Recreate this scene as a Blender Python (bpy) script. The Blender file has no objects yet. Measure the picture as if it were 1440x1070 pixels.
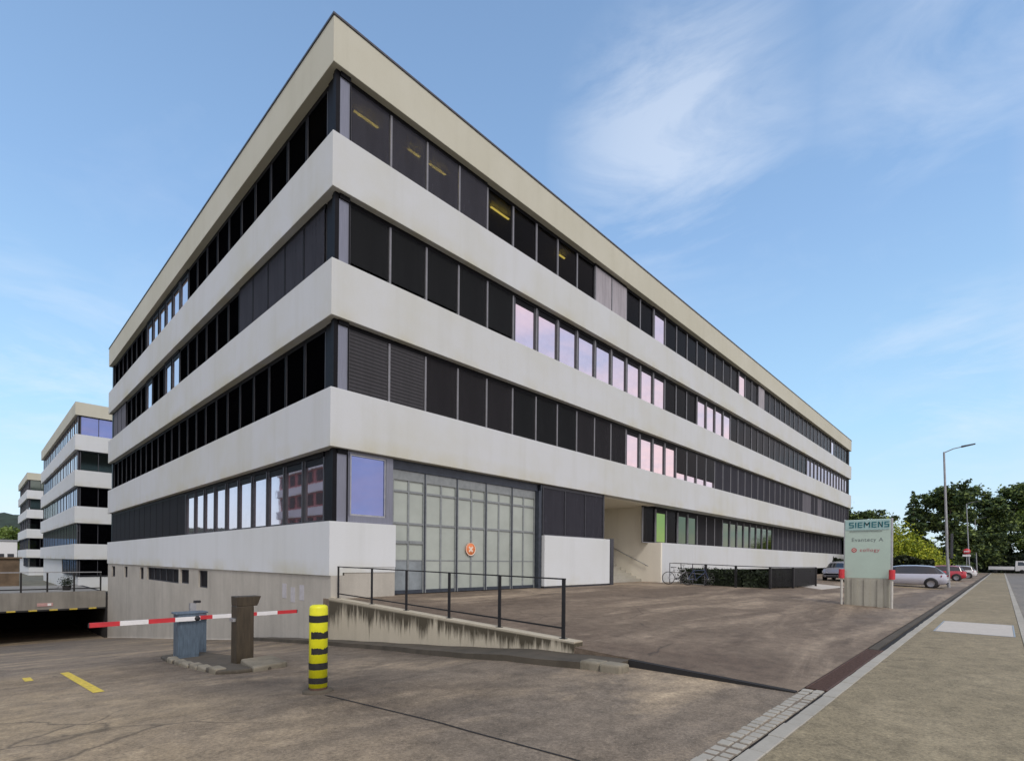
import bpy, math, random
from mathutils import Vector, Matrix
R = math.radians
rng = random.Random(7)
SC = bpy.context.scene
COL = SC.collection

# ------------------------------------------------------------------ camera numbers
F_PX, CY, ROLL, YAW = 724.46, 788.06, 0.0090, 0.7603
EYE = Vector((-7.1229, -14.0383, 1.6))
FW = Vector((math.cos(YAW), math.sin(YAW), 0)); RT = Vector((math.sin(YAW), -math.cos(YAW), 0)); UP = Vector((0, 0, 1))

def img_x(p):
    d = Vector(p) - EYE
    return 720 + F_PX * d.dot(RT) / max(.1, d.dot(FW))

# ------------------------------------------------------------------ mesh builder
class MB:
    def __init__(s):
        s.v = []; s.f = []; s.m = []; s.sm = []
    def add(s, vs, fs, m=0, smooth=False):
        o = len(s.v); s.v += [tuple(v) for v in vs]
        for f in fs:
            s.f.append(tuple(i + o for i in f)); s.m.append(m); s.sm.append(smooth)
        return s
    def box(s, x0, x1, y0, y1, z0, z1, m=0):
        v = [(x0,y0,z0),(x1,y0,z0),(x1,y1,z0),(x0,y1,z0),(x0,y0,z1),(x1,y0,z1),(x1,y1,z1),(x0,y1,z1)]
        return s.add(v, [(0,3,2,1),(4,5,6,7),(0,1,5,4),(1,2,6,5),(2,3,7,6),(3,0,4,7)], m)
    def hexa(s, bot, top, m=0):
        return s.add(list(bot) + list(top), [(3,2,1,0),(4,5,6,7),(0,1,5,4),(1,2,6,5),(2,3,7,6),(3,0,4,7)], m)
    def quad(s, a, b, c, d, m=0):
        return s.add([a,b,c,d], [(0,1,2,3)], m)
    def prism(s, pts, z0, z1, m=0):
        n = len(pts)
        g = (lambda z, p: z(p)) if callable(z0) else None
        zb = [(z0(p) if callable(z0) else z0) for p in pts]; zt = [(z1(p) if callable(z1) else z1) for p in pts]
        v = [(p[0],p[1],z) for p, z in zip(pts, zb)] + [(p[0],p[1],z) for p, z in zip(pts, zt)]
        f = [tuple(range(n-1,-1,-1)), tuple(range(n,2*n))] + [(i,(i+1)%n,n+(i+1)%n,n+i) for i in range(n)]
        return s.add(v, f, m)
    def tube(s, p, q, r0, r1=None, n=10, m=0, caps=True):
        r1 = r0 if r1 is None else r1
        p = Vector(p); q = Vector(q); d = (q - p).normalized()
        a = d.orthogonal().normalized(); b = d.cross(a)
        v = []
        for c, r in ((p, r0), (q, r1)):
            for i in range(n):
                t = 2*math.pi*i/n; v.append(c + a*math.cos(t)*r + b*math.sin(t)*r)
        s.add(v, [(i,(i+1)%n,n+(i+1)%n,n+i) for i in range(n)], m, True)
        if caps: s.add(v, [tuple(range(n-1,-1,-1)), tuple(range(n,2*n))], m)
        return s
    def lathe(s, prof, c=(0,0,0), n=24, m=0, axis='z'):
        v = []; k = len(prof)
        for r, h in prof:
            for i in range(n):
                t = 2*math.pi*i/n; x, y = r*math.cos(t), r*math.sin(t)
                q = (x, y, h) if axis == 'z' else ((h, x, y) if axis == 'x' else (y, h, x))
                v.append((q[0]+c[0], q[1]+c[1], q[2]+c[2]))
        f = []
        for j in range(k-1):
            for i in range(n): f.append((j*n+i, j*n+(i+1)%n, (j+1)*n+(i+1)%n, (j+1)*n+i))
        return s.add(v, f, m, True)
    def mesh(s, name, mats):
        me = bpy.data.meshes.new(name); me.from_pydata(s.v, [], s.f)
        for mt in (mats if isinstance(mats, (list, tuple)) else [mats]): me.materials.append(mt)
        me.polygons.foreach_set('material_index', s.m); me.polygons.foreach_set('use_smooth', s.sm)
        me.update(); return me
    def build(s, name, mats, parent=None, loc=(0,0,0), rotz=0):
        return link(name, s.mesh(name, mats), parent, loc, rotz)

def link(name, me, parent=None, loc=(0,0,0), rotz=0):
    o = bpy.data.objects.new(name, me); COL.objects.link(o)
    o.location = loc; o.rotation_euler = (0, 0, rotz)
    if parent: o.parent = parent
    return o

def tag(o, label=None, cat=None, group=None, kind=None):
    if label: o['label'] = label
    if cat: o['category'] = cat
    if group: o['group'] = group
    if kind: o['kind'] = kind
    return o
def thing(name, label, cat, loc=(0,0,0), rotz=0, group=None):
    o = link(name, None, None, loc, rotz); return tag(o, label, cat, group)
def bevel(o, w=.01, seg=2):
    b = o.modifiers.new('bevel', 'BEVEL'); b.width = w; b.segments = seg; b.limit_method = 'ANGLE'; return o

KIDS = {}
def copy_tree(o, parent=None):
    c = o.copy(); COL.objects.link(c)
    if parent: c.parent = parent
    for ch in [k for k in SC.objects if k.parent == o]: copy_tree(ch, c)
    return c

# ------------------------------------------------------------------ materials
def new_mat(name):
    m = bpy.data.materials.new(name); m.use_nodes = True
    nt = m.node_tree; b = nt.nodes['Principled BSDF']; return m, nt, b
def N(nt, t, **kw):
    n = nt.nodes.new(t)
    for k, v in kw.items():
        if k in n.inputs.keys() if hasattr(n.inputs, 'keys') else False: n.inputs[k].default_value = v
        else: setattr(n, k, v)
    return n
def noise(nt, coord, scale, detail=6, rough=.6, sx=(1,1,1), rotz=0, dist=0):
    mp = nt.nodes.new('ShaderNodeMapping'); mp.inputs['Scale'].default_value = sx; mp.inputs['Rotation'].default_value = (0,0,rotz)
    nt.links.new(coord, mp.inputs['Vector'])
    n = nt.nodes.new('ShaderNodeTexNoise'); n.inputs['Scale'].default_value = scale; n.inputs['Detail'].default_value = detail
    n.inputs['Roughness'].default_value = rough; n.inputs['Distortion'].default_value = dist
    nt.links.new(mp.outputs[0], n.inputs['Vector']); return n.outputs['Fac']
def ramp(nt, fac, stops, interp='LINEAR'):
    r = nt.nodes.new('ShaderNodeValToRGB'); r.color_ramp.interpolation = interp
    e = r.color_ramp.elements
    while len(e) < len(stops): e.new(.5)
    for i, (p, c) in enumerate(stops):
        e[i].position = p; e[i].color = (c, c, c, 1) if isinstance(c, (int, float)) else (*c, 1)
    nt.links.new(fac, r.inputs['Fac']); return r.outputs['Color']
def mix(nt, fac, a, b, mode='MIX'):
    n = nt.nodes.new('ShaderNodeMix'); n.data_type = 'RGBA'; n.blend_type = mode
    for sock, val in ((n.inputs['Factor'], fac), (n.inputs['A'], a), (n.inputs['B'], b)):
        if isinstance(val, bpy.types.NodeSocket): nt.links.new(val, sock)
        elif isinstance(val, (int, float)): sock.default_value = val if sock.type == 'VALUE' else (val, val, val, 1)
        else: sock.default_value = (*val, 1)
    # the RGBA sockets share names with float ones: pick the colour ones
    return n
def cmix(nt, fac, a, b, mode='MIX'):
    n = nt.nodes.new('ShaderNodeMix'); n.data_type = 'RGBA'; n.blend_type = mode
    socks = {'f': n.inputs[0], 'a': n.inputs[6], 'b': n.inputs[7]}
    for k, val in (('f', fac), ('a', a), ('b', b)):
        s = socks[k]
        if isinstance(val, bpy.types.NodeSocket): nt.links.new(val, s)
        elif k == 'f': s.default_value = val
        else: s.default_value = (*val, 1) if not isinstance(val, (int, float)) else (val, val, val, 1)
    return n.outputs[2]
def math_n(nt, op, a, b=None, clamp=False):
    n = nt.nodes.new('ShaderNodeMath'); n.operation = op; n.use_clamp = clamp
    for i, v in enumerate((a, b)):
        if v is None: continue
        if isinstance(v, bpy.types.NodeSocket): nt.links.new(v, n.inputs[i])
        else: n.inputs[i].default_value = v
    return n.outputs[0]
def bump(nt, bsdf, h, strength=.3, dist=.02):
    b = nt.nodes.new('ShaderNodeBump'); b.inputs['Strength'].default_value = strength; b.inputs['Distance'].default_value = dist
    nt.links.new(h, b.inputs['Height']); nt.links.new(b.outputs[0], bsdf.inputs['Normal'])
def coords(nt, kind='Object'):
    return nt.nodes.new('ShaderNodeTexCoord').outputs[kind]
def worldpos(nt):
    return nt.nodes.new('ShaderNodeNewGeometry').outputs['Position']
def sep(nt, v):
    s = nt.nodes.new('ShaderNodeSeparateXYZ'); nt.links.new(v, s.inputs[0]); return s.outputs

def plain(name, col, rough=.6, metal=0, var=.12, scale=6, spec=.5, emit=None, estr=0, sx=(1,1,1)):
    m, nt, b = new_mat(name)
    f = noise(nt, coords(nt), scale, 5, .6, sx)
    lo = tuple(c*(1-var) for c in col); hi = tuple(min(1, c*(1+var)) for c in col)
    nt.links.new(ramp(nt, f, [(.3, lo), (.7, hi)]), b.inputs['Base Color'])
    b.inputs['Roughness'].default_value = rough; b.inputs['Metallic'].default_value = metal
    b.inputs['Specular IOR Level'].default_value = spec
    if emit: b.inputs['Emission Color'].default_value = (*emit, 1); b.inputs['Emission Strength'].default_value = estr
    return m

def render_mat(name, base, stain, lo, hi, edge=True):
    """mineral render facade: faint cloudy weathering, algae along the lower edge, vertical run marks"""
    m, nt, b = new_mat(name); W = worldpos(nt)
    big = noise(nt, W, .23, 6, .62)
    runs = noise(nt, W, 1.0, 5, .6, (1.6, 1.6, .12))
    fine = noise(nt, W, 18, 4, .7)
    c = cmix(nt, ramp(nt, big, [(lo, 0), (hi, 1)]), base, stain)
    c = cmix(nt, math_n(nt, 'MULTIPLY', ramp(nt, runs, [(.5, 0), (.78, 1)]), .30), c, tuple(s*.82 for s in stain))
    if edge:
        g = sep(nt, coords(nt, 'Generated'))[2]
        e = ramp(nt, g, [(0, 1), (.32, 0)])
        k = math_n(nt, 'MULTIPLY', e, ramp(nt, noise(nt, W, .5, 5, .6), [(.42, 0), (.68, 1)]))
        c = cmix(nt, math_n(nt, 'MULTIPLY', k, .75), c, (.50, .47, .30))
    c = cmix(nt, .12, c, ramp(nt, fine, [(.3, tuple(s*.7 for s in base)), (.7, base)]))
    nt.links.new(c, b.inputs['Base Color']); b.inputs['Roughness'].default_value = .85
    bump(nt, b, fine, .15, .004)
    return m

def concrete_mat(name, a, c2, joint=2.7, streak=.55, moss=None):
    m, nt, b = new_mat(name); W = worldpos(nt)
    big = noise(nt, W, .45, 7, .65); st = noise(nt, W, 1.5, 6, .65, (1.5, 1.5, .10)); fine = noise(nt, W, 30, 4, .7)
    c = cmix(nt, ramp(nt, big, [(.32, 0), (.7, 1)]), a, c2)
    c = cmix(nt, math_n(nt, 'MULTIPLY', ramp(nt, st, [(.48, 0), (.72, 1)]), streak), c, tuple(x*.55 for x in c2))
    s = sep(nt, W)
    u = math_n(nt, 'ADD', s[0], s[1])
    fr = math_n(nt, 'FRACT', math_n(nt, 'DIVIDE', u, joint))
    j = ramp(nt, fr, [(0, 1), (.012, 0), (.988, 0), (1, 1)])
    c = cmix(nt, math_n(nt, 'MULTIPLY', j, .35), c, tuple(x*.5 for x in a))
    c = cmix(nt, .18, c, ramp(nt, fine, [(.3, tuple(x*.55 for x in a)), (.7, tuple(min(1, x*1.15) for x in a))]))
    if moss:
        at = nt.nodes.new('ShaderNodeAttribute'); at.attribute_name = 'drip'
        fac = at.outputs['Fac']
        n1 = noise(nt, W, 1.5, 7, .7, (1, 1, .06)); n2 = noise(nt, W, 9, 5, .65, (1, 1, .12))
        nn = math_n(nt, 'ADD', math_n(nt, 'MULTIPLY', n1, .75), math_n(nt, 'MULTIPLY', n2, .35))
        k = math_n(nt, 'SUBTRACT', nn, math_n(nt, 'MULTIPLY', fac, .36))
        c = cmix(nt, math_n(nt, 'MULTIPLY', math_n(nt, 'MULTIPLY', ramp(nt, k, [(.40, 0), (.50, 1)]), ramp(nt, fac, [(.03, .1), (.07, 1)])), .92), c, moss)
    nt.links.new(c, b.inputs['Base Color']); b.inputs['Roughness'].default_value = .88
    bump(nt, b, fine, .25, .004)
    return m

def asphalt_mat(name, a, c2, dust, dustlo, dusthi, streak_rot=0, sx=(1,1,1), speck=.35, dscale=.35, dark=(.05,.045,.04), dk=.5, grain=60, bands=(), cracks=.6):
    m, nt, b = new_mat(name); W = worldpos(nt)
    big = noise(nt, W, .33, 7, .62)
    st = noise(nt, W, dscale, 8, .66, sx, streak_rot, .6)
    st2 = noise(nt, W, dscale*2.3, 7, .66, sx, streak_rot + .12, .5)
    med = noise(nt, W, 4.0, 6, .7)
    fine = noise(nt, W, grain, 3, .75); grit = noise(nt, W, grain*2.6, 2, .8)
    c = cmix(nt, ramp(nt, big, [(.35, 0), (.65, 1)]), a, c2)
    c = cmix(nt, ramp(nt, st, [(dustlo, 0), (dusthi, 1)]), c, dust)
    c = cmix(nt, math_n(nt, 'MULTIPLY', ramp(nt, st2, [(.50, 0), (.70, 1)]), dk), c, dark)
    if bands:
        S = sep(nt, W); wob = math_n(nt, 'MULTIPLY', math_n(nt, 'SUBTRACT', noise(nt, W, .8, 6, .65), .5), 2.2)
        brk = ramp(nt, noise(nt, W, 1.4, 7, .7, (1,.35,1)), [(.30, .25), (.62, 1)])
        for ax, mid, half, y0, y1, amt, colr in bands:
            dd = math_n(nt, 'ABSOLUTE', math_n(nt, 'SUBTRACT', math_n(nt, 'ADD', S[ax], wob), mid))
            k = ramp(nt, math_n(nt, 'DIVIDE', dd, half), [(.25, 1), (1, 0)])
            oth = S[1-ax]
            k = math_n(nt, 'MULTIPLY', k, ramp(nt, math_n(nt, 'DIVIDE', math_n(nt, 'SUBTRACT', oth, y0), y1-y0), [(0, 0), (.12, 1), (.88, 1), (1, 0)]))
            c = cmix(nt, math_n(nt, 'MULTIPLY', math_n(nt, 'MULTIPLY', k, brk), amt), c, colr)
    def gain(f, k): return math_n(nt, 'MAXIMUM', math_n(nt, 'ADD', math_n(nt, 'MULTIPLY', math_n(nt, 'SUBTRACT', f, .5), k), 1.0), .15)
    c = cmix(nt, 1.0, c, gain(med, 1.5), 'MULTIPLY')
    c = cmix(nt, 1.0, c, gain(fine, 2.2*speck), 'MULTIPLY')
    c = cmix(nt, math_n(nt, 'MULTIPLY', ramp(nt, grit, [(.60, 0), (.68, 1)]), speck*.7), c, tuple(min(1, x*2.2) for x in a))
    # cracks and old repair seams
    vo = nt.nodes.new('ShaderNodeTexVoronoi'); vo.feature = 'DISTANCE_TO_EDGE'; vo.inputs['Scale'].default_value = .22
    mv = nt.nodes.new('ShaderNodeVectorMath'); mv.operation = 'ADD'; nt.links.new(W, mv.inputs[0])
    nv = nt.nodes.new('ShaderNodeTexNoise'); nv.inputs['Scale'].default_value = .7; nv.inputs['Detail'].default_value = 6; nt.links.new(W, nv.inputs['Vector'])
    nt.links.new(nv.outputs['Color'], mv.inputs[1]); nt.links.new(mv.outputs[0], vo.inputs['Vector'])
    cr = math_n(nt, 'MULTIPLY', ramp(nt, vo.outputs['Distance'], [(0, 1), (.006, 0)]), ramp(nt, noise(nt, W, .4, 3), [(.48, 0), (.56, 1)]))
    c = cmix(nt, math_n(nt, 'MULTIPLY', cr, cracks), c, (.03,.025,.02))
    nt.links.new(c, b.inputs['Base Color']); b.inputs['Roughness'].default_value = .82
    b.inputs['Specular IOR Level'].default_value = .35
    bump(nt, b, fine, .5, .006)
    return m

M = {}
M['render'] = render_mat('facade_render', (.60,.625,.63), (.54,.545,.465), .42, .80)
M['parapet'] = render_mat('parapet_render', (.575,.565,.465), (.49,.475,.36), .35, .80, edge=False)
M['panel'] = render_mat('base_panel_white', (.655,.685,.69), (.60,.62,.59), .45, .85)
M['beige'] = render_mat('entrance_render', (.86,.82,.70), (.79,.74,.61), .35, .75, edge=False)
M['concrete'] = concrete_mat('board_marked_concrete', (.50,.475,.41), (.36,.34,.29), 2.7, .34)
M['wallmoss'] = concrete_mat('mossy_concrete', (.58,.52,.39), (.48,.43,.31), 2.2, .30, moss=(.040,.031,.014))
M['kerbc'] = concrete_mat('weathered_kerb', (.10,.084,.060), (.045,.038,.024), 1.0, .75)
M['stone'] = concrete_mat('dirty_kerb_stone', (.30,.27,.20), (.085,.075,.05), .7, .9)
M['kerblight'] = concrete_mat('pale_kerb', (.43,.41,.345), (.30,.285,.235), 1.0, .25)
M['plinth'] = concrete_mat('sign_plinth', (.42,.41,.34), (.30,.29,.23), .62, .7)
M['dirty'] = concrete_mat('sooty_concrete', (.30,.285,.25), (.20,.19,.165), 2.4, .6)
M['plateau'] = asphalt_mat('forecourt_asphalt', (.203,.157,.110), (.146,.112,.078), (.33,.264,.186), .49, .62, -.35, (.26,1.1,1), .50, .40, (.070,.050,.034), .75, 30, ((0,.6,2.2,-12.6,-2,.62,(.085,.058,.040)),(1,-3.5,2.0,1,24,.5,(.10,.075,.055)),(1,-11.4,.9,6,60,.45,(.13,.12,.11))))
M['drive'] = asphalt_mat('driveway_asphalt', (.225,.180,.126), (.165,.138,.104), (.40,.315,.205), .49, .68, .81, (.60,1.0,1), .80, .50, (.075,.060,.043), .60, 30, ((0,-7.2,3.4,-13,1.5,.62,(.40,.305,.175)),(0,-3.6,1.7,-10.5,3,.85,(.060,.044,.030)),(0,-.4,1.7,-10.4,14,.75,(.065,.050,.035)),(1,-1.5,2.2,-12,-3,.5,(.075,.055,.035)),(1,26,12,-14,1,.6,(.05,.042,.035))))  # last band paints the shade on the drive before the garage mouth
M['walk'] = asphalt_mat('pavement_asphalt', (.255,.213,.130), (.212,.178,.108), (.30,.252,.158), .48, .70, 0, (.5,1,1), .85, .5, (.13,.11,.068), .28, 26, cracks=.35)
M['road'] = asphalt_mat('road_asphalt', (.20,.185,.16), (.17,.16,.14), (.25,.23,.19), .45, .75, 0, (.3,1,1), .35, .4, (.1,.09,.08), .3)
M['lot'] = M['plateau']
M['earth'] = plain('yard_ground', (.13,.125,.09), .95, var=.4, scale=1.2)
M['dark'] = plain('dark_metal_and_shade', (.008,.008,.010), .5, spec=.12, var=.2)
M['railblack'] = plain('black_painted_steel', (.010,.010,.011), .45, var=.3)
M['mull'] = plain('window_profile_grey', (.22,.22,.23), .45, .3, var=.15)
M['mulld'] = plain('window_profile_dark', (.055,.057,.066), .5, .2, var=.2)
M['corner'] = plain('corner_cladding', (.21,.22,.265), .42, .35, var=.12, sx=(8,8,.3))
M['coping'] = plain('coping_metal', (.10,.10,.11), .4, .6, var=.2)
M['gateframe'] = plain('gate_steel', (.045,.055,.072), .45, .3, var=.2)
M['gaterail'] = plain('gate_grey_profile', (.24,.26,.26), .5, .2, var=.15)
M['frost'] = plain('frosted_glazing', (.37,.41,.365), .28, 0, var=.10, scale=1.2, spec=.6)
M['bluegl'] = plain('blue_reflection_glazing', (.24,.275,.29), .15, .2, var=.3, scale=1.6)  # bluish reflection on the first gate leaf, put into the pane colour
M['lampon'] = plain('lit_ceiling_lamp', (.9,.85,.5), .5, emit=(1,.76,.14), estr=6)
M['yellow'] = plain('yellow_paint', (.70,.69,.012), .45, var=.10, scale=9)
M['black'] = plain('black_band', (.012,.012,.012), .55, var=.5, scale=20)
M['linepaint'] = plain('yellow_road_paint', (.62,.47,.06), .8, var=.3, scale=14)
M['red'] = plain('red_paint', (.55,.035,.045), .4, var=.12)
M['white'] = plain('white_paint', (.76,.76,.75), .45, var=.06)
M['bluebox'] = plain('blue_grey_enamel', (.10,.14,.18), .45, .2, var=.3, scale=5, sx=(6,6,.7))
M['brownbox'] = plain('brown_enamel', (.050,.038,.022), .5, .1, var=.35, scale=6, sx=(4,4,.5))
M['rust'] = plain('rusty_grate', (.085,.045,.030), .8, var=.4, scale=25)
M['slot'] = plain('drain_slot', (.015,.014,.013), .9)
M['galv'] = plain('galvanised_steel', (.40,.41,.42), .4, .6, var=.12)
M['steelgrey'] = plain('grey_lamp_pole', (.33,.34,.35), .45, .4, var=.15)
M['patch'] = plain('pale_paint_over', (.46,.45,.46), .9, var=.12)
M['postgrey'] = plain('weathered_white_post', (.50,.49,.44), .6, var=.15)
M['manhole'] = plain('pale_concrete_lid', (.50,.47,.41), .85, var=.10, scale=7)
M['tealpanel'] = plain('pale_green_sign_glass', (.44,.56,.48), .22, 0, var=.05, scale=1.5)
M['tealhead'] = plain('teal_sign_header', (.34,.51,.49), .3, var=.06)
M['tealtext'] = plain('teal_lettering', (.005,.13,.15), .5, var=.05)
M['greytext'] = plain('grey_lettering', (.17,.21,.20), .5, var=.05)
M['redtext'] = plain('red_lettering', (.42,.10,.11), .5, var=.05)
M['orange'] = plain('orange_sign_red', (.75,.22,.07), .45, var=.08)
M['cream'] = plain('sign_cream', (.80,.66,.52), .5, var=.05)
M['bark'] = plain('bark', (.060,.045,.033), .9, var=.4, scale=8)
M['rubber'] = plain('tyre_rubber', (.015,.015,.016), .8)
M['rim'] = plain('alloy_rim', (.30,.30,.32), .35, .8)
M['carglass'] = plain('car_glass', (.012,.016,.022), .08, spec=.8)
M['tail'] = plain('tail_lamp_red', (.25,.01,.03), .2)
M['head'] = plain('headlamp_clear', (.65,.68,.70), .15)
M['plastic'] = plain('black_plastic', (.02,.02,.022), .6)
M['pink'] = plain('faded_pink_paint', (.50,.30,.28), .7)
M['tiles'] = plain('brown_earth_bank', (.16,.115,.075), .95, var=.4, scale=.8)
M['bluehouse'] = plain('blue_cladding', (.20,.36,.62), .6)
def car_paint(name, col, metal=.3):
    m, nt, b = new_mat(name)
    f = noise(nt, coords(nt), 3, 3)
    nt.links.new(ramp(nt, f, [(.3, tuple(c*.94 for c in col)), (.7, col)]), b.inputs['Base Color'])
    b.inputs['Roughness'].default_value = .3; b.inputs['Metallic'].default_value = metal; b.inputs['Coat Weight'].default_value = .6
    b.inputs['Coat Roughness'].default_value = .06
    return m
M['silver'] = car_paint('silver_car_paint', (.52,.53,.60))
M['redcar'] = car_paint('red_car_paint', (.50,.03,.05), 0)
M['whitecar'] = car_paint('white_car_paint', (.72,.72,.72), 0)
M['greycar'] = car_paint('grey_car_paint', (.22,.22,.25))

def glass_mat(name, tint, rough=.03, wob=.0):
    """solar-coated glazing: a mirror-like pane with a slight waviness"""
    m, nt, b = new_mat(name)
    f = noise(nt, coords(nt), .9, 3)
    nt.links.new(ramp(nt, f, [(.3, tuple(c*.88 for c in tint)), (.7, tint)]), b.inputs['Base Color'])
    b.inputs['Metallic'].default_value = .95; b.inputs['Roughness'].default_value = rough
    bump(nt, b, noise(nt, coords(nt), 1.3, 2), .05, .02)
    return m
M['glass'] = glass_mat('coated_glass', (.84,.70,.75))
M['glassdim'] = glass_mat('dim_coated_glass', (.42,.35,.42))
M['glassblue'] = glass_mat('blue_reflecting_glass', (.22,.27,.52))  # blue of the mirrored sky is put into the tint
M['glassgreen'] = glass_mat('green_reflecting_glass', (.09,.14,.085), .06)
M['glasslime'] = glass_mat('bright_green_glass', (.22,.38,.10), .08)
def screen_mat(name, col, transp, rough=.7, spec=.3, slats=0):
    m, nt, b = new_mat(name); C = coords(nt)
    f = noise(nt, C, 2.2, 5, .6, (3, 3, .35)); w = noise(nt, C, 90, 2)
    c = cmix(nt, ramp(nt, f, [(.3, 0), (.7, 1)]), tuple(x*.82 for x in col), tuple(x*1.15 for x in col))
    if slats:
        fr = math_n(nt, 'FRACT', math_n(nt, 'MULTIPLY', sep(nt, C)[2], slats))
        c = cmix(nt, ramp(nt, fr, [(0, 0), (.5, 1), (1, 0)]), tuple(x*.18 for x in col), c)
        bump(nt, b, fr, .6, .03)
    nt.links.new(c, b.inputs['Base Color']); b.inputs['Roughness'].default_value = rough; b.inputs['Specular IOR Level'].default_value = spec
    if transp:
        out = nt.nodes['Material Output']; t = nt.nodes.new('ShaderNodeBsdfTransparent'); mx = nt.nodes.new('ShaderNodeMixShader')
        mx.inputs[0].default_value = transp
        nt.links.new(b.outputs[0], mx.inputs[1]); nt.links.new(t.outputs[0], mx.inputs[2]); nt.links.new(mx.outputs[0], out.inputs['Surface'])
    return m
M['darkpane'] = screen_mat('dark_pane', (.0014,.0014,.002), .22, .18, .05)
M['blackpane'] = screen_mat('black_pane', (.0012,.0012,.0018), .22, .6, .0)
M['clearpane'] = screen_mat('clear_pane', (.02,.02,.025), .85, .3, .2)
M['mulldk'] = plain('window_profile_black', (.012,.0115,.012), .6, spec=.1, var=.3)
M['screen'] = screen_mat('charcoal_screen', (.042,.042,.052), .16, .75, .15)
M['screend'] = screen_mat('black_screen', (.012,.013,.014), .1, .75, .12)
M['screenb'] = screen_mat('brown_black_screen', (.018,.017,.019), .1, .7, .15)
M['venetian'] = screen_mat('venetian_blind', (.062,.060,.066), 0, .5, .4, 9)
M['screenl'] = screen_mat('pale_blind', (.36,.34,.36), 0, .8)
M['inside'] = plain('interior_wall', (.015,.015,.015), .9)
M['warmin'] = plain('interior_green', (.18,.30,.07), .8, var=.4, scale=1)

# ------------------------------------------------------------------ terrain profile
RP = [(-40,0),(-12.6,0),(-10,-.02),(-8,-.1),(-5.6,-.33),(-.3,-.78),(3,-1.08),(11,-1.95),(27,-3.62),(36,-4.6),(62,-5.2)]
def ramp_z(y):
    for (a, za), (b, zb) in zip(RP, RP[1:]):
        if y <= b:
            t = max(0, (y-a)/(b-a)); return za + (zb-za)*t
    return RP[-1][1]
def plat_z(y): return .45*min(1, max(0, (y+12.2)/12.2))
def ground_h(x, y):
    t = min(1, max(0, (y-18)/36)); t = t*t*(3-2*t)
    return -.28 - 1.75*t
def struct(o): return tag(o, kind='structure')

# big ground sheet with a hole for the sunken drive and garage
XS = [-900,-400,-200,-120,-80,-50,-30,-20,-12.2,.1] + [8+8*i for i in range(14)] + [140,180,260,420,900]
YS = [-900,-400,-200,-120,-70,-40,-25,-12.9,0,8,16,22,28,35.0,40,45,51,60,70,85,110,150,200,300,450,900]
g = MB()
vid = {}
for i, x in enumerate(XS):
    for j, y in enumerate(YS):
        vid[i,j] = len(g.v); g.v.append((x, y, ground_h(x, y)))
for i in range(len(XS)-1):
    for j in range(len(YS)-1):
        if -12.3 < XS[i] and XS[i+1] <= .11 and YS[j] >= -12.95 and YS[j+1] <= 51.1: continue
        g.f.append((vid[i,j], vid[i+1,j], vid[i+1,j+1], vid[i,j+1])); g.m.append(0); g.sm.append(False)
struct(g.build('ground', M['earth']))

# sunken driveway, fine strips
d = MB(); ys = [-12.45 + .5*i for i in range(0, 150)]
for a, b in zip(ys, ys[1:]):
    d.quad((-12.2,a,ramp_z(a)), (.02,a,ramp_z(a)), (.02,b,ramp_z(b)), (-12.2,b,ramp_z(b)))
struct(d.build('driveway', M['drive']))
d = MB()   # flat apron left of the ramp, same asphalt
d.box(-60, -12.5, -12.45, 8, -.27, -.0)
struct(d.build('side_yard', M['drive']))

# forecourt beside the building
d = MB()
nx = [0.0, 6, 14.25, 19.9, 24, 32, 48, 70, 100, 128]
for a, b in zip(nx, nx[1:]):
    for y0, y1 in ((-12.2,-9.5),(-9.5,-5),(-5,-2),(-2,.35)):
        d.quad((a,y0,plat_z(y0)), (b,y0,plat_z(y0)), (b,y1,plat_z(y1)), (a,y1,plat_z(y1)))
d.quad((0,-12.2,-.3),(0,-12.2,0),(0,.35,.45),(0,.35,-1))
d.quad((128,-12.2,-.3),(128,.35,-.3),(128,.35,.45),(128,-12.2,0))
d.quad((14.25,.35,.45),(19.9,.35,.45),(19.9,6.5,.45),(14.25,6.5,.45))
d.box(70.6, 128, .36, 12, -.3, .43)
struct(d.build('forecourt', M['plateau']))

# pavement, kerbs, road
d = MB(); d.box(-70, 132, -14.36, -12.62, -.3, 0.0); struct(d.build('pavement', M['walk']))
d = MB(); d.box(-70, 200, -24, -14.53, -.3, -.10); d.box(134, 145, -14.53, 30, -.3, -.10); struct(d.build('road', M['road']))
d = MB(); d.box(-70, 400, -26, -24.05, -.3, .02); struct(d.build('far_pavement', M['walk']))
k = MB(); x = -66
while x < 131:                                        # street kerb, stone by stone
    L = 1.0 if x < 40 else 3.0
    k.box(x, x+L-.012, -14.52, -14.37, -.3, .004+rng.uniform(-.003,.003)); x += L
struct(k.build('street_kerb', M['kerblight']))
k = MB(); x = -40
while x < 126:                                        # inner kerb line between pavement and drive
    L = .5 if x < 12 else (1.0 if x < 40 else 3.0)
    k.box(x, x+L-(.014 if x < 40 else .03), -12.615, -12.475+rng.uniform(-.006,.006), -.3, .008+rng.uniform(-.004,.004)); x += L
x = -40
while x < .25:                                        # row of setts beside the drive
    L = rng.uniform(.11,.17)
    for ya, yb in ((-12.44,-12.345),(-12.325,-12.22)): k.box(x+rng.uniform(0,.02), min(.25, x+L)-rng.uniform(.018,.03), ya+rng.uniform(-.006,.006), yb+rng.uniform(-.008,.008), -.3, .006+rng.uniform(-.008,.006))
    x += L
ko = k.build('inner_kerb', M['kerblight']); bevel(ko, .008, 2); struct(ko)
k = MB()
k.box(-40, .27, -12.48, -12.20, -.3, -.012)
k.box(.27, 126, -12.475, -12.20, -.3, -.03)
struct(k.build('gutter', M['slot']))
t = thing('drain_grate', 'rusty brown slatted drain grate set along the pavement kerb', 'drain grate', (.3,-12.34,0))
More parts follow.
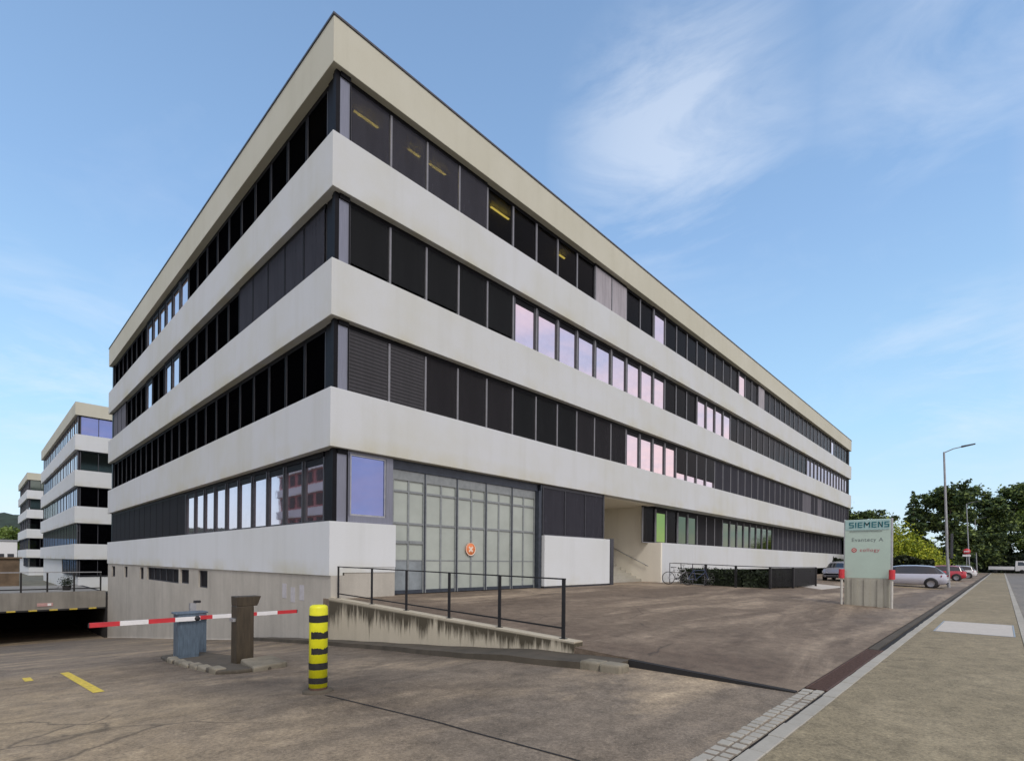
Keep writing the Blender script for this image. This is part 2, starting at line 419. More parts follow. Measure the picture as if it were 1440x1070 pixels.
k = MB(); k.box(0, 4.2, -.125, -.10, -.05, .006); k.box(0, 4.2, .10, .125, -.05, .006); k.build('frame', M['rust'], t)
k = MB(); x = .02
while x < 4.17: k.box(x, x+.022, -.10, .10, -.04, .002); x += .038
k.build('grille', M['rust'], t)
d = MB(); d.box(4.6, 126, -12.36, -12.21, -.2, -.006); struct(d.build('drain_channel', M['kerbc']))
t = thing('manhole_cover', 'pale rectangular concrete cover let into the pavement', 'manhole cover', (10.4,-13.56,.0))
k = MB(); k.box(-1.5, -.004, -.68, .68, -.05, .006); k.box(.004, 1.5, -.68, .68, -.05, .006); k.build('cover_slab', M['manhole'], t)
k = MB()
for a in ((-1.53,-1.505,-.71,.71),(1.505,1.53,-.71,.71),(-1.5,1.5,-.71,-.685),(-1.5,1.5,.685,.71)): k.box(a[0],a[1],a[2],a[3],-.05,.008)
k.build('cover_frame', M['galv'], t)

# joint and yellow lines on the driveway
j = MB()
pts = [(-4.05,-7.9),(-3.95,-9.2),(-3.86,-10.4),(-3.74,-11.5),(-3.7,-12.3)]
fine = []
for (ax,ay),(bx,by) in zip(pts, pts[1:]):
    for i in range(12): fine.append((ax+(bx-ax)*i/12, ay+(by-ay)*i/12))
pts = fine + [pts[-1]]
for (ax,ay),(bx,by) in zip(pts, pts[1:]):
    j.quad((ax-.013,ay,ramp_z(ay)+.006),(ax+.013,ay,ramp_z(ay)+.004),(bx+.013,by,ramp_z(by)+.004),(bx-.013,by,ramp_z(by)+.004))
j.f = [tuple(reversed(f)) for f in j.f]
struct(j.build('asphalt_joint', M['slot']))
def road_line(cx, y0, y1, w, name, cx1=None):
    q = MB(); cx1 = cx if cx1 is None else cx1; n = max(2, int((y1-y0)/.25))
    for i in range(n):
        a, b = y0+(y1-y0)*i/n, y0+(y1-y0)*(i+1)/n
        xa, xb = cx+(cx1-cx)*i/n, cx+(cx1-cx)*(i+1)/n
        q.quad((xa-w/2,a,ramp_z(a)+.005),(xa+w/2,a,ramp_z(a)+.005),(xb+w/2,b,ramp_z(b)+.005),(xb-w/2,b,ramp_z(b)+.005))
    return struct(q.build(name, M['linepaint']))
road_line(-5.76, -4.1, .1, .14, 'road_marking')
road_line(-6.35, -.9, -.1, .12, 'road_marking')

# raised kerb strip along the foot of the wall, ending in a rounded stub
ck = MB()
prof = [(6.0,.06),(4.2,.30),(2,.42),(-1,.46),(-4,.55),(-7,.85),(-8.6,.82),(-9.55,.66),(-9.86,.45)]
n = 60
def kw(y):
    for (a, wa), (b, wb) in zip(prof, prof[1:]):
        if b <= y <= a: return wb + (wa-wb)*(y-b)/(a-b)
    return .3
for i in range(n):
    y0 = 6.0 - 15.86*i/n; y1 = 6.0 - 15.86*(i+1)/n
    w0, w1 = kw(y0), kw(y1); h = .10
    zt0, zt1 = ramp_z(y0)+h+.005*math.sin(i), ramp_z(y1)+h+.005*math.sin(i+1)
    b0, b1 = ramp_z(y0)-.2, ramp_z(y1)-.2
    ck.quad((-w0,y0,zt0),(-w1,y1,zt1),(.01,y1,zt1),(.01,y0,zt0))
    ck.quad((-w0-.02,y0,b0),(-w1-.02,y1,b1),(-w1,y1,zt1),(-w0,y0,zt0))
ye = 6-15.86; ck.quad((-kw(ye),ye,ramp_z(ye)-.2),(.01,ye,ramp_z(ye)-.2),(.01,ye,ramp_z(ye)+.1),(-kw(ye),ye,ramp_z(ye)+.1))
struct(ck.build('foot_kerb', M['kerbc']))
ks = MB()
for i in (1,2): ks.prism([(-.70,-9.0-.36*i),(-.66,-9.34-.36*i),(-.38,-9.34-.36*i),(-.42,-9.0-.36*i)], -.25, .085+.006*i)
bevel(struct(ks.build('kerb_end_stones', M['stone'])), .04, 3)
ke = MB(); ke.hexa([(-.14,-12.2,-.2),(.0-.004,-12.2,-.2),(-.004,-9.86,-.2),(-.14,-9.86,-.2)], [(-.10,-12.2,.012),(-.004,-12.2,.012),(-.004,-9.86,.085),(-.10,-9.86,.085)])
struct(ke.build('edge_kerb', M['slot']))

# ------------------------------------------------------------------ retaining wall with moss drips, and its railing
w = MB(); drip = []
def wt(y): return .22 + (.50-.22)*(y+8.7)/8.7
n = 40
ys = [-8.75 + 8.75*i/n for i in range(n+1)]
V = []; 
for y in ys:
    V += [(-.004,y,wt(y)), (-.004,y,ramp_z(y)-.3), (.24,y,wt(y)), (.24,y,-.2)]
    drip += [0, 1, 0, 1]
Fs = []
for i in range(n):
    a = 4*i; b = a+4
    Fs += [(a,b,b+1,a+1)[::-1], (a,a+2,b+2,b), (a+2,a+3,b+3,b+2)]
Fs.append((0,1,3,2))
w.add(V, Fs)
rw = w.build('retaining_wall', M['wallmoss'])
at = rw.data.attributes.new('drip', 'FLOAT', 'POINT'); at.data.foreach_set('value', drip)
tag(rw, 'low sloping concrete retaining wall with dark moss drips below its top', 'retaining wall')
t = thing('ramp_railing', 'black steel railing standing on the mossy retaining wall', 'railing', (.12,0,0))
PY = [-.32,-2.1,-3.65,-5.26,-6.82,-8.42]
for y in PY:
    q = MB(); q.box(-.012,.012,y-.035,y+.035,wt(y)-.02,1.27+.012*(y+8.42)+.0); q.box(-.05,.05,y-.06,y+.06,wt(y)-.01,wt(y)+.008); q.build('post', M['railblack'], t)
q = MB(); q.hexa([(-.02,-8.455,1.27),(.02,-8.455,1.27),(.02,-.28,1.37),(-.02,-.28,1.37)],[(-.02,-8.455,1.295),(.02,-8.455,1.295),(.02,-.28,1.395),(-.02,-.28,1.395)]); q.build('top_rail', M['railblack'], t)
q = MB(); q.hexa([(-.01,-8.40,.40),(.01,-8.40,.40),(.01,-.33,.60),(-.01,-.33,.60)],[(-.01,-8.40,.43),(.01,-8.40,.43),(.01,-.33,.63),(-.01,-.33,.63)]); q.build('bottom_rail', M['railblack'], t)

# ------------------------------------------------------------------ main office building
LV = [17.27,15.94,13.97,12.36,10.30,8.65,6.58,4.86,2.70,1.12]
BL, BW = 70.5, 34.9
bld = thing('office_building', 'large four storey white banded office block at the street corner', 'office building', (0,0,0))
def band(z0, z1, m, parent=bld, L=BL, W=BW):
    q = MB(); q.box(0, L, 0, W, z0, z1); o = q.build('facade_band', m, parent); bevel(o, .015, 2); return o
band(LV[1], LV[0], M['parapet'])
for a, b in ((3,2),(5,4),(7,6)): band(LV[a], LV[b], M['render'])
q = MB()
for z0 in (LV[0],): 
    q.box(-.03,BL+.03,-.03,.35,z0,z0+.06); q.box(-.03,.35,.35,BW+.03,z0,z0+.06); q.box(.35,BL+.03,BW-.35,BW+.03,z0,z0+.06); q.box(BL-.35,BL+.03,.35,BW-.35,z0,z0+.06)
q.build('roof_coping', M['coping'], bld)
# ground floor base bands
q = MB(); q.box(0,.42,.0,BW,LV[9],LV[8]); q.box(.42,2.24,0,.42,1.36,LV[8]); q.box(.42,2.235,.02,.42,1.20,1.358); o = q.build('base_band', M['panel'], bld)
q = MB(); q.box(9.62,14.62,-.02,.30,.52,LV[8]-.01); o = q.build('base_panel', M['panel'], bld); bevel(o,.012,2)
q = MB(); q.box(14.64,14.92,-.05,.28,.45,LV[8]+.02); q.box(14.60,14.64,.0,.2,.45,LV[8]-.03); q.build('panel_post', M['mulld'], bld)
q = MB(); q.box(9.64,14.6,.02,.28,.2,.518); q.build('plinth_strip', M['mulld'], bld)
q = MB(); q.box(20.06,24,0,.95,.25,LV[8]); q.box(24,BL,0,.95,LV[9],LV[8]); o = q.build('base_band', M['render'], bld); bevel(o,.012,2)
# concrete basement along the ramp with real openings
q = MB()
wins = [(11.2,12.5,.26,1.04),(14.0,15.45,.34,1.03),(15.75,22.4,.30,1.03),(23.3,24.3,.26,1.0),(27.9,28.9,.24,.98),(32.1,33.4,.20,.95)]
q.box(.05,.5,0,BW,-6,.20)
y = 0
for a, b, z0, z1 in wins:
    q.box(.05,.5,y,a,.2,LV[9]-.002); q.box(.05,.5,a,b,.2,z0); q.box(.05,.5,a,b,z1,LV[9]-.002); y = b
q.box(.05,.5,y,BW,.2,LV[9]-.002)
q.box(.5,2.24,.04,.5,-1.5,1.356); q.box(.50,BL,BW-.4,BW-.05,-6,LV[9])
q.build('basement_wall', M['concrete'], bld)
for a, b, z0, z1 in wins:
    f = MB(); f.box(.12,.20,a+.0,a+.06,z0,z1); f.box(.12,.20,b-.06,b,z0,z1); f.box(.12,.20,a+.06,b-.06,z0,z0+.05); f.box(.12,.20,a+.06,b-.06,z1-.05,z1)
    nn = int((b-a)/1.3)
    for i in range(1, nn): f.box(.125,.195,a+(b-a)*i/nn-.03,a+(b-a)*i/nn+.03,z0+.05,z1-.05)
    fo = f.build('basement_window', M['mulld'], bld)
    p = MB(); p.box(.17,.18,a+.05,b-.05,z0+.04,z1-.04); p.build('pane', M['screenb'], fo)
# pale painted-over patches on the concrete
q = MB()
for i, y in enumerate((1.7,2.35,3.0)): q.box(.042,.049,y,y+.32,.30-.1*(i%2),.78-.1*(i%2))
q.build('paint_patch', M['patch'], bld)
# interior core + floors inside ground floor
q = MB()
q.box(3.2,BL-2.5,3.2,BW-2.5,LV[7]+.05,LV[0]-.3)
q.box(3.2,14.1,3.2,BW-2.5,-1,LV[7]-.01); q.box(20.2,BL-2.5,3.2,BW-2.5,-1,LV[7]-.01); q.box(14.1,20.2,6.8,BW-2.5,-1,LV[7]-.01)
q.box(.55,3.2,.55,BW-.5,LV[9],LV[9]+.2)
q.build('interior_core', M['inside'], bld)
# entrance recess
q = MB(); q.box(14.13,14.25,.30,6.5,.2,LV[7]-.002); q.box(19.9,20.055,.95,6.5,.2,LV[7]-.002); q.box(19.9,20.055,0,.95,.2,LV[8]); q.box(14.13,20.055,6.5,6.7,.2,LV[7]-.002)
q.build('entrance_wall', M['beige'], bld)
q = MB(); q.box(14.26,19.89,.42,6.49,LV[7]-.06,LV[7]-.004); q.build('entrance_soffit', M['beige'], bld)
q = MB()
for i in range(8): q.box(14.26,19.89,1.2+.34*i,1.2+.34*(i+1)+.01 if i<7 else 6.49,.3,.45+.165*(i+1))
o = q.build('entrance_stairs', M['kerblight'], bld); bevel(o,.012,2)
q = MB(); q.tube((19.80,.75,1.36),(19.80,3.5,2.62),.024); q.tube((19.80,3.5,2.62),(19.80,4.4,2.62),.024)
for yy,zz in ((.95,1.45),(2.2,2.02),(3.4,2.57)): q.tube((19.80,yy,zz-.01),(19.905,yy,zz-.08),.012)
q.build('handrail', M['galv'], bld)
dr = MB(); dr.box(15.4,17.4,6.43,6.5,1.77,4.1); do = dr.build('entrance_door', M['mulld'], bld)
dp = MB(); dp.box(15.5,16.35,6.40,6.428,1.9,4.0); dp.box(16.45,17.3,6.40,6.428,1.9,4.0); dp.build('pane', M['darkpane'], do)

# --- bays: local x along the wall, outward = -y, z up from the sill
PITCH = 1.4325
mesh_cache = {}
def frame_mesh(kind, h, pitch=PITCH):
    key = ('f', kind, round(h,2), pitch)
    if key in mesh_cache: return mesh_cache[key]
    q = MB()
    dp = {'dark': .05, 'glass': .09, 'blind': .095}[kind]
    q.box(-.035,.035,-dp,.02,.04,h-.15,0)               # vertical profile
    q.box(-.036,pitch-.036,-dp-.01,.02,0,.04,0)         # sill
    q.box(-.036,pitch-.036,-dp+.02,.02,h-.15,h,2)       # head box, blackened to carry the soffit shadow
    if kind == 'glass':
        q.box(.035,.17,-.05,.02,.04,h-.15,1); q.box(pitch-.11,pitch-.036,-.04,.02,.04,h-.15,1)
        q.box(.17,pitch-.11,-.04,.02,.04,.09,1); q.box(.17,pitch-.11,-.035,.02,h-.36,h-.15,2)  # dark upper strip deepens the painted soffit shadow over the pane
        q.box(.035,.052,-.07,-.05,.04,h-.15,0)
    else:
        q.box(.035,.07,-.03,.02,.04,h-.15,1); q.box(pitch-.07,pitch-.036,-.03,.02,.04,h-.15,1)
    me = q.mesh('window', [M['mull'], M['mulld'], M['dark']]); mesh_cache[key] = me; return me
def pane_mesh(kind, h, pitch=PITCH):
    key = ('p', kind, round(h,2), pitch)
    if key in mesh_cache: return mesh_cache[key]
    q = MB()
    if kind == 'glass': q.box(.17,pitch-.11,-.012,0,.09,h-.36)
    else: q.box(.07,pitch-.07,-.008,0.004,.04,h-.15)
    me = q.mesh('pane', [M['darkpane']]); mesh_cache[key] = me; return me
def blind_mesh(h, low, pitch=PITCH):
    key = ('b', round(h,2), low, pitch)
    if key in mesh_cache: return mesh_cache[key]
    q = MB(); q.box(.036,pitch-.072,-.085,-.072,.04+low,h-.15); q.box(.036,pitch-.072,-.095,-.062,.04+low,.075+low)
    me = q.mesh('blind', [M['screen']]); mesh_cache[key] = me; return me
BAYS = []   # (axis, k, floor, z0, h, kind, mat, low)
def right_state(fl, k):
    if fl == 0:
        if k <= 3: return 'blind','screen',0
        if k in (9,10): return 'blind','screenl',0
        if k in (13,22,42): return 'glass','glass',0
        if k == 25: return 'blind','screenl',0
        return 'dark','darkpane',0
    if fl == 1:
        if k in (0,1,2,4): return 'blind','screend',.16
        if k == 3: return 'blind','screend',0
        if 5 <= k <= 13 or 17 <= k <= 20: return 'glass','glass',0
        if k >= 35: return 'glass','glassdim',0
        return 'dark','darkpane',0
    if fl == 2:
        if k <= 1: return 'blind','venetian',0
        if k <= 4: return 'blind','screenb',0
        if 5 <= k <= 7: return 'blind','screend',0
        if 8 <= k <= 10: return 'blind','screenb',0
        if 11 <= k <= 14: return 'glass','glass',0
        if 15 <= k <= 18: return 'blind','darkpane',.42
        if k in (34,35,38): return 'blind','screenl2',0
        return 'blind','screen',0
    if k == 14: return 'glass','glasslime',0
    if k in (16,17): return 'glass','glassgreen',0
    if k in (13,15): return 'dark','darkpane',0
    if 18 <= k <= 20: return 'blind','screenb',0
    if 21 <= k <= 28: return 'glass','glassgreen',0
    return 'blind','screen',0
M['screenl2'] = screen_mat('mid_grey_blind', (.12,.115,.13), 0, .8)
def left_state(fl, k):
    if fl == 0:
        if 10 <= k <= 15: return 'glass','glass',0
        return 'dark','darkpane',0
    if fl == 1:
        if k <= 4: return 'blind','screen',0
        if k in (11,12,15): return 'glass','glass',0
        if k >= 20: return 'blind','screenl2',0
        return 'dark','darkpane',0
    if fl == 2: return 'dark','darkpane',0
    if k <= 9: return 'glass','glass',0
    return 'blind','screenb',0
FZ = [(LV[2],LV[1]),(LV[4],LV[3]),(LV[6],LV[5]),(LV[8],LV[7])]
for fl, (z0, z1) in enumerate(FZ):
    for k in range(48):
        x0 = .65 + PITCH*k
        if fl == 3 and k < 13: continue
        yy = .30 if fl < 3 else .85
        p = Vector((x0+PITCH/2, yy, (z0+z1)/2)); d_ = p-EYE
        area = abs(img_x((x0+PITCH,yy,z0))-img_x((x0,yy,z0)))*F_PX*(z1-z0)/d_.dot(FW)
        BAYS.append((area,'R',k,z0,z1-z0,(x0,yy),)+right_state(fl,k))
    for k in range(23):
        y0 = .85 + 1.45*k; p = Vector((.3,y0+.7,(z0+z1)/2)); d_ = p-EYE
        area = abs(img_x((.3,y0+1.45,z0))-img_x((.3,y0,z0)))*F_PX*(z1-z0)/d_.dot(FW)
        BAYS.append((area,'L',k,z0,z1-z0,(.30,y0+1.4325))+left_state(fl,k))
BAYS.sort(key=lambda b: -b[0])
def dress(o, mat):
    o.material_slots[0].link = 'OBJECT'; o.material_slots[0].material = M[mat]; return o
rest = MB(); rest_m = []; 
def merge(me, mtx, remap):
    off = len(rest.v); rest.v += [tuple(mtx @ v.co) for v in me.vertices]
    for p in me.polygons:
        rest.f.append(tuple(i+off for i in p.vertices)); rest.m.append(remap[p.material_index]); rest.sm.append(False)
rmats = ['mull','mulld','dark','darkpane','screen','screend','screenb','venetian','screenl','screenl2','glass','glassgreen','glasslime','mulldk','clearpane','glassdim','blackpane']
for i, (area, side, k, z0, h, (bx, by), kind, mat, low) in enumerate(BAYS):
    rot = 0 if side == 'R' else -math.pi/2
    fm = frame_mesh(kind, h)
    if i < 98:
        o = link('window', fm, bld, (bx, by, z0), rot)
        pn = link('pane', pane_mesh(kind, h), o)
        if side == 'L':
            for sl_, mm in ((0,'mulldk' if kind != 'glass' else 'mulld'),): o.material_slots[sl_].link = 'OBJECT'; o.material_slots[sl_].material = M[mm]
        dress(pn, mat if kind != 'blind' else ('clearpane' if low != .42 else 'glass'))
        if kind == 'dark' and side == 'L': dress(pn, 'blackpane')
        if kind == 'blind': dress(link('blind', blind_mesh(h, low), o), mat)
    else:
        mx = Matrix.Translation((bx, by, z0)) @ Matrix.Rotation(rot, 4, 'Z')
        merge(fm, mx, [0,1,2] if side == 'R' else [rmats.index('mulldk'),1,2])
        merge(pane_mesh(kind, h), mx, [rmats.index(('blackpane' if kind == 'dark' and side == 'L' else mat) if kind != 'blind' else ('darkpane' if low != .42 else 'glass'))])
        if kind == 'blind': merge(blind_mesh(h, low), mx, [rmats.index(mat)])
ro = rest.build('window', [M[a] for a in rmats], bld); ro['kind'] = 'stuff'
# corner cladding, end posts
for fl, (z0, z1) in enumerate(FZ):
    q = MB()
    q.box(.30,.62,.17,.30,z0,z1-.14); q.build('corner_panel', M['corner'], bld)
    q = MB(); q.box(.165,.295,.165,.295,z0,z1); q.box(.19,.30,.296,.40,z0,z1); q.box(.25,.30,.41,.815,z0,z1)
    q.box(.30,.62,.12,.17,z1-.14,z1); q.box(.61,.645,.14,.22,z0,z1-.14)
    q.box(69.45,70.3,.2,.32,z0,z1); q.box(70.2,70.3,.32,BW-.3,z0,z1); q.box(.2,.3,34.24,BW-.2,z0,z1); q.box(.3,70.2,BW-.3,BW-.2,z0,z1)
    q.build('corner_post', M['dark'], bld)
# ceiling lamps, lit
for x0, x1 in ((1.16,2.03),(3.20,3.70),(4.10,4.86),(7.18,8.22),(11.58,12.0)):
    q = MB(); q.box(x0,x1,.88,.955,15.76,15.79); q.build('ceiling_lamp', M['lampon'], bld)
# ground floor corner window
q = MB(); q.box(.66,.74,.18,.33,2.70,4.84); q.box(1.99,2.24,.18,.33,2.70,4.84); q.box(.74,1.99,.18,.33,2.70,2.92); q.box(.74,1.99,.18,.33,4.78,4.84)
q.box(.70,.73,.15,.18,2.9,4.8)
fo = q.build('corner_window', M['corner'], bld)
q = MB(); q.box(.74,.79,.21,.29,2.92,4.78); q.box(1.94,1.99,.21,.29,2.92,4.78); q.box(.79,1.94,.21,.29,2.92,2.97); q.box(.79,1.94,.21,.29,4.73,4.78); q.build('sash', M['galv'], fo)
q = MB(); q.box(.79,1.94,.245,.255,2.97,4.73); q.build('pane', M['glassblue'], fo)
# three charcoal screens beside the gate
XB = [9.62,11.15,12.68,14.2]
for a, b in zip(XB, XB[1:]):
    q = MB(); q.box(a,a+.04,.10,.30,2.74,4.72); q.box(a,b-.002,.06,.30,2.70,2.74); q.box(a,b-.002,.14,.30,4.72,4.85)
    fo = q.build('window', M['mulld'], bld)
    q = MB(); q.box(a+.04,b-.004,.15,.17,2.74,4.72); q.build('blind', M['screen'], fo)
q = MB(); q.box(14.2,14.28,.10,.32,2.70,4.85); q.build('reveal_post', M['mulld'], bld)
# folding gate
q = MB(); q.box(2.25,9.45,.26,.42,4.55,4.85); q.box(9.36,9.50,.10,.40,.40,4.55); q.box(9.52,9.60,.14,.34,.42,4.84); q.box(2.255,2.30,.28,.42,1.35,4.55)
gate = q.build('folding_gate', M['gateframe'], bld)
GX = [2.28,3.60,5.03,6.48,7.92,9.35]
gp = {}
for i, (a, b) in enumerate(zip(GX, GX[1:])):
    L = MB()
    zb = .47
    L.box(a+.01,a+.075,.30,.37,zb,4.54,1); L.box(b-.075,b-.01,.30,.37,zb,4.54,1); L.box(a-.025,a+.012,.27,.30,zb,4.54); L.box(a+.075,b-.075,.30,.37,4.22,4.54,1); L.box(a+.075,b-.075,.30,.37,zb,zb+.12)
    cx = (a+b)/2
    L.box(cx-.035,cx+.035,.315,.36,zb+.12,4.22,1)
    for z in (3.86,2.80): L.box(a+.075,cx-.035,.31,.365,z-.035,z+.035,1); L.box(cx+.035,b-.075,.31,.365,z-.035,z+.035,1)
    for z in (1.58,): L.box(a+.075,cx-.035,.335,.362,z-.02,z+.02,1); L.box(cx+.035,b-.075,.335,.362,z-.02,z+.02,1)
    if i == 0: L.box(a+.075,cx-.035,.30,.33,2.13,2.23,1); L.box(cx+.035,b-.075,.30,.33,2.13,2.23,1)
    L.box(a+.0,a+.01,.28,.36,zb,4.54)
    lf = L.build('gate_leaf', [M['gateframe'], M['gaterail']], gate)
    P_ = MB(); P_.box(a+.075,b-.075,.345,.355,zb+.12 if i else 1.56,4.22); P_.build('pane', M['frost'], lf)
    if i == 0:
        P_ = MB(); P_.box(a+.075,b-.075,.345,.355,zb+.12,1.56); P_.build('pane', M['bluegl'], lf)
# round sign on the gate
t = thing('gate_sign', 'small round orange sign with a pale cross on the folding gate', 'sign', (5.70,.295,2.01))
q = MB(); q.lathe([(0,0),(.24,0),(.245,.01),(.24,.02),(0,.02)], (0,-.02,0), 36, 0, 'y'); q.build('disc', M['orange'], t)
q = MB()
q.lathe([(.24,-.024),(.215,-.026),(.215,-.021)], (0,0,0), 36, 0, 'y')
for s in (1,-1):
    c_, s_ = .7071, .7071*s
    def rp(u, v): return (u*c_-v*s_, -.024-.002*(s>0), u*s_+v*c_)
    q.add([rp(-.13,-.035),rp(.13,-.035),rp(.13,.035),rp(-.13,.035)], [(0,1,2,3)])
q.build('cross_mark', M['cream'], t)

# ------------------------------------------------------------------ portal bridge and underground garage
t = thing('garage_bridge', 'concrete bridge deck over the dark underground garage mouth', 'bridge', (0,35.4,0))
q = MB(); q.box(-12.2,-.0,0,.4,-2.2,-.95); q.build('parapet_beam', M['dirty'], t)
q = MB(); q.box(-12.2,-.0,.4,15.6,-1.5,-1.12); q.build('deck', M['dirty'], t)
q = MB(); q.box(-12.6,-12.2,-.0,15.6,-6,-1.2); q.box(0,.5,-.5,15.6,-6,-1.2); q.box(-12.6,.5,15.6,16,-6,-1.2); q.build('garage_wall', M['slot'], t)  # near-black wall colour stands in for the unlit garage
q = MB()
x = -12.0
while x < -.3: q.box(x,x+.45,-.03,-.004,-2.28,-2.19,0); q.box(x+.45,x+1.1,-.02,-.004,-2.30,-2.19,1); x += 1.1
q.build('clearance_stripes', [M['linepaint'], M['black']], t)
q = MB(); q.box(-3.85,-3.0,-.04,-.005,-1.95,-1.72,0); q.box(-3.3,-3.1,-.05,-.041,-1.92,-1.75,1); q.build('sign_board', [M['pink'], M['white']], t)
t2 = thing('bridge_railing', 'black railing along the concrete bridge over the garage mouth', 'railing', (0,35.5,0))
for x in (-11.0,-9.3,-7.7,-6.2,-4.68,-3.31,-1.84,-.3):
    q = MB(); q.box(x-.05,x+.05,-.03,.03,-.96,.43); q.build('post', M['railblack'], t2)
q = MB(); q.box(-11.05,-.25,-.04,.04,.43,.49); q.build('top_rail', M['galv'], t2)
q = MB(); q.box(-11.05,-.25,-.02,.02,-.78,-.70); q.build('bottom_rail', M['railblack'], t2)
# ramp's far side wall
q = MB(); yy = [-10 + 46*i/23 for i in range(24)]
for a, b in zip(yy, yy[1:]): q.hexa([(-12.55,a,-6),(-12.2,a,-6),(-12.2,b,-6),(-12.55,b,-6)],[(-12.55,a,.15),(-12.2,a,.15),(-12.2,b,.15-.0),(-12.55,b,.15)])
tag(q.build('ramp_wall', M['concrete']), 'long concrete wall holding the far side of the garage ramp', 'retaining wall')

# ------------------------------------------------------------------ rear office blocks
FR = [M['panel'], M['glassblue']]
def rear_block(y0, W, L, states, name_label):
    b = thing('office_building', name_label, 'office building', (.2,y0,.22))
    q = MB(); q.box(0,L,0,W,LV[1],LV[0]); q.build('facade_band', M['parapet'], b)
    for a, c in ((3,2),(5,4),(7,6),(9,8)):
        q = MB(); q.box(0,L,0,W,LV[a],LV[c]); q.build('facade_band', M['panel'], b)
    q = MB(); q.box(3,L-1,3,W-1,-2.4,LV[0]-.2); q.build('interior_core', M['inside'], b)
    q = MB(); q.box(.35,.65,.35,W-.35,-2.6,-.7); q.box(.65,L-.3,.35,.65,-2.6,-.7)
    q.box(.35,.65,14,W-.35,-.7,LV[9]); q.build('base_wall', M['panel'], b)
    pt = 3.0
    for fl, (z0, z1) in enumerate(FZ + [(-.6, LV[9])]):
        h = z1-z0
        for side, n in (('L', int((W-.8)/pt)), ('R', 8)):
            for k in range(n):
                if fl == 4 and side == 'L' and k > 3: continue
                key = ('rb', round(h,2))
                if key not in mesh_cache:
                    q = MB(); q.box(0,.10,-.06,.05,.04,h-.1); q.box(0,pt,-.08,.05,0,.04); q.box(0,pt,-.04,.05,h-.1,h); q.box(.10,pt,-.01,0,.04,h-.1,1); q.box(1.5,1.56,-.04,-.011,.04,h-.1)
                    mesh_cache[key] = q.mesh('window', [M['mulld'], M['glass']])
                if side == 'L': o = link('window', mesh_cache[key], b, (.30,.4+pt*(k+1),z0), -math.pi/2)
                else: o = link('window', mesh_cache[key], b, (.4+pt*k,.30,z0), 0)
                o.material_slots[1].link = 'OBJECT'; o.material_slots[1].material = M[states(side, fl, k)]
        q = MB(); q.box(.2,.32,.2,.32,z0,z1); q.build('corner_post', M['mulld'], b)
    return b
rear_block(54.8, 37, 40, lambda s, f, k: {0:'glassblue' if s=='R' else 'glass',1:'glassdk' if s=='R' else ('glass' if k<8 else 'glassblue'),2:'darkpane' if s=='R' else ('glassblue' if k<5 else 'glassdk'),3:'darkpane' if s=='R' else 'glassdk',4:'darkpane'}[f] if 'glassdk' in M else 'glass', 'middle white banded office block behind the garage bridge') if False else None
M['glassdk'] = glass_mat('dim_green_glass', (.14,.17,.15), .08)
rear_block(54.8, 37, 40, lambda s, f, k: [('glassblue' if s=='R' else 'glass'), ('glassdk' if s=='R' else ('glass' if k<8 else 'glassblue')), ('darkpane' if s=='R' else ('glassblue' if k<6 else 'glassdk')), ('darkpane' if s=='R' else 'glassdk'), 'darkpane'][f], 'second white banded office block standing just behind the garage bridge')
rear_block(120, 26, 36, lambda s, f, k: [('glass' if (k+(s=='L'))%2 else 'glassdk'), 'glassdk', ('screenl2' if k%2 else 'darkpane'), ('glassdk' if k%3 else 'darkpane'), 'darkpane'][f], 'farthest and smallest looking white banded office block in the row at the left edge')

# far left: earth bank wall, blue house, hill, and a striped block that only the windows mirror
def bumpy(name, x0, x1, y0, y1, hfun, nx, ny, m):
    q = MB(); V = []
    for i in range(nx+1):
        for j_ in range(ny+1):
            x = x0+(x1-x0)*i/nx; y = y0+(y1-y0)*j_/ny; V.append((x,y,hfun(x,y)))
    q.add(V, [(i*(ny+1)+j_,(i+1)*(ny+1)+j_,(i+1)*(ny+1)+j_+1,i*(ny+1)+j_+1) for i in range(nx) for j_ in range(ny)], 0, True)
    return q.build(name, m)
M['forest'] = plain('hill_forest', (.030,.048,.030), .95, var=.5, scale=.05)
def hillh(x, y):
    e = max(0, min(1, (y-420)/180)); e = e*e*(3-2*e)
    return -6 + 42*e*(1+.10*math.sin(x*.013)) + 2.2*e*math.sin(x*.31+y*.2)*math.sin(x*.17-y*.27)
struct(bumpy('hill', -700, 500, 410, 760, hillh, 150, 50, M['forest']))
q = MB(); q.box(-26,-3.6,60,61,-2.6,1.35); q.box(-26,-3.4,59.8,61.2,1.35,1.5)
tag(q.build('bank_wall', M['tiles']), 'brown earthy wall left of the rear office blocks', 'wall')
hs = thing('warehouse', 'small white and blue industrial hall far off at the left edge', 'building', (-10,170,-2))
q = MB(); q.box(0,11.2,0,14,0,7.4); q.build('wall', M['white'], hs)
q = MB(); q.box(-12,6.8,-.4,10,0,8.4); q.build('annex', M['bluehouse'], hs)
q = MB(); q.box(-.3,11.5,-.2,14.3,7.4,7.8); q.build('roof', M['galv'], hs)
for x in (7.6,9.4):
    q = MB(); q.box(x,x+1.2,-.06,0,3.2,4.2); q.build('window', M['mulld'], hs)
q = MB()
M['redwall'] = plain('red_plaster', (.42,.16,.15), .8)
ap = thing('apartment_building', 'red and white banded apartment block across the ramp', 'building', (-46,44,-1))
q.box(0,22,0,20,0,19); q.build('wall', M['redwall'], ap)
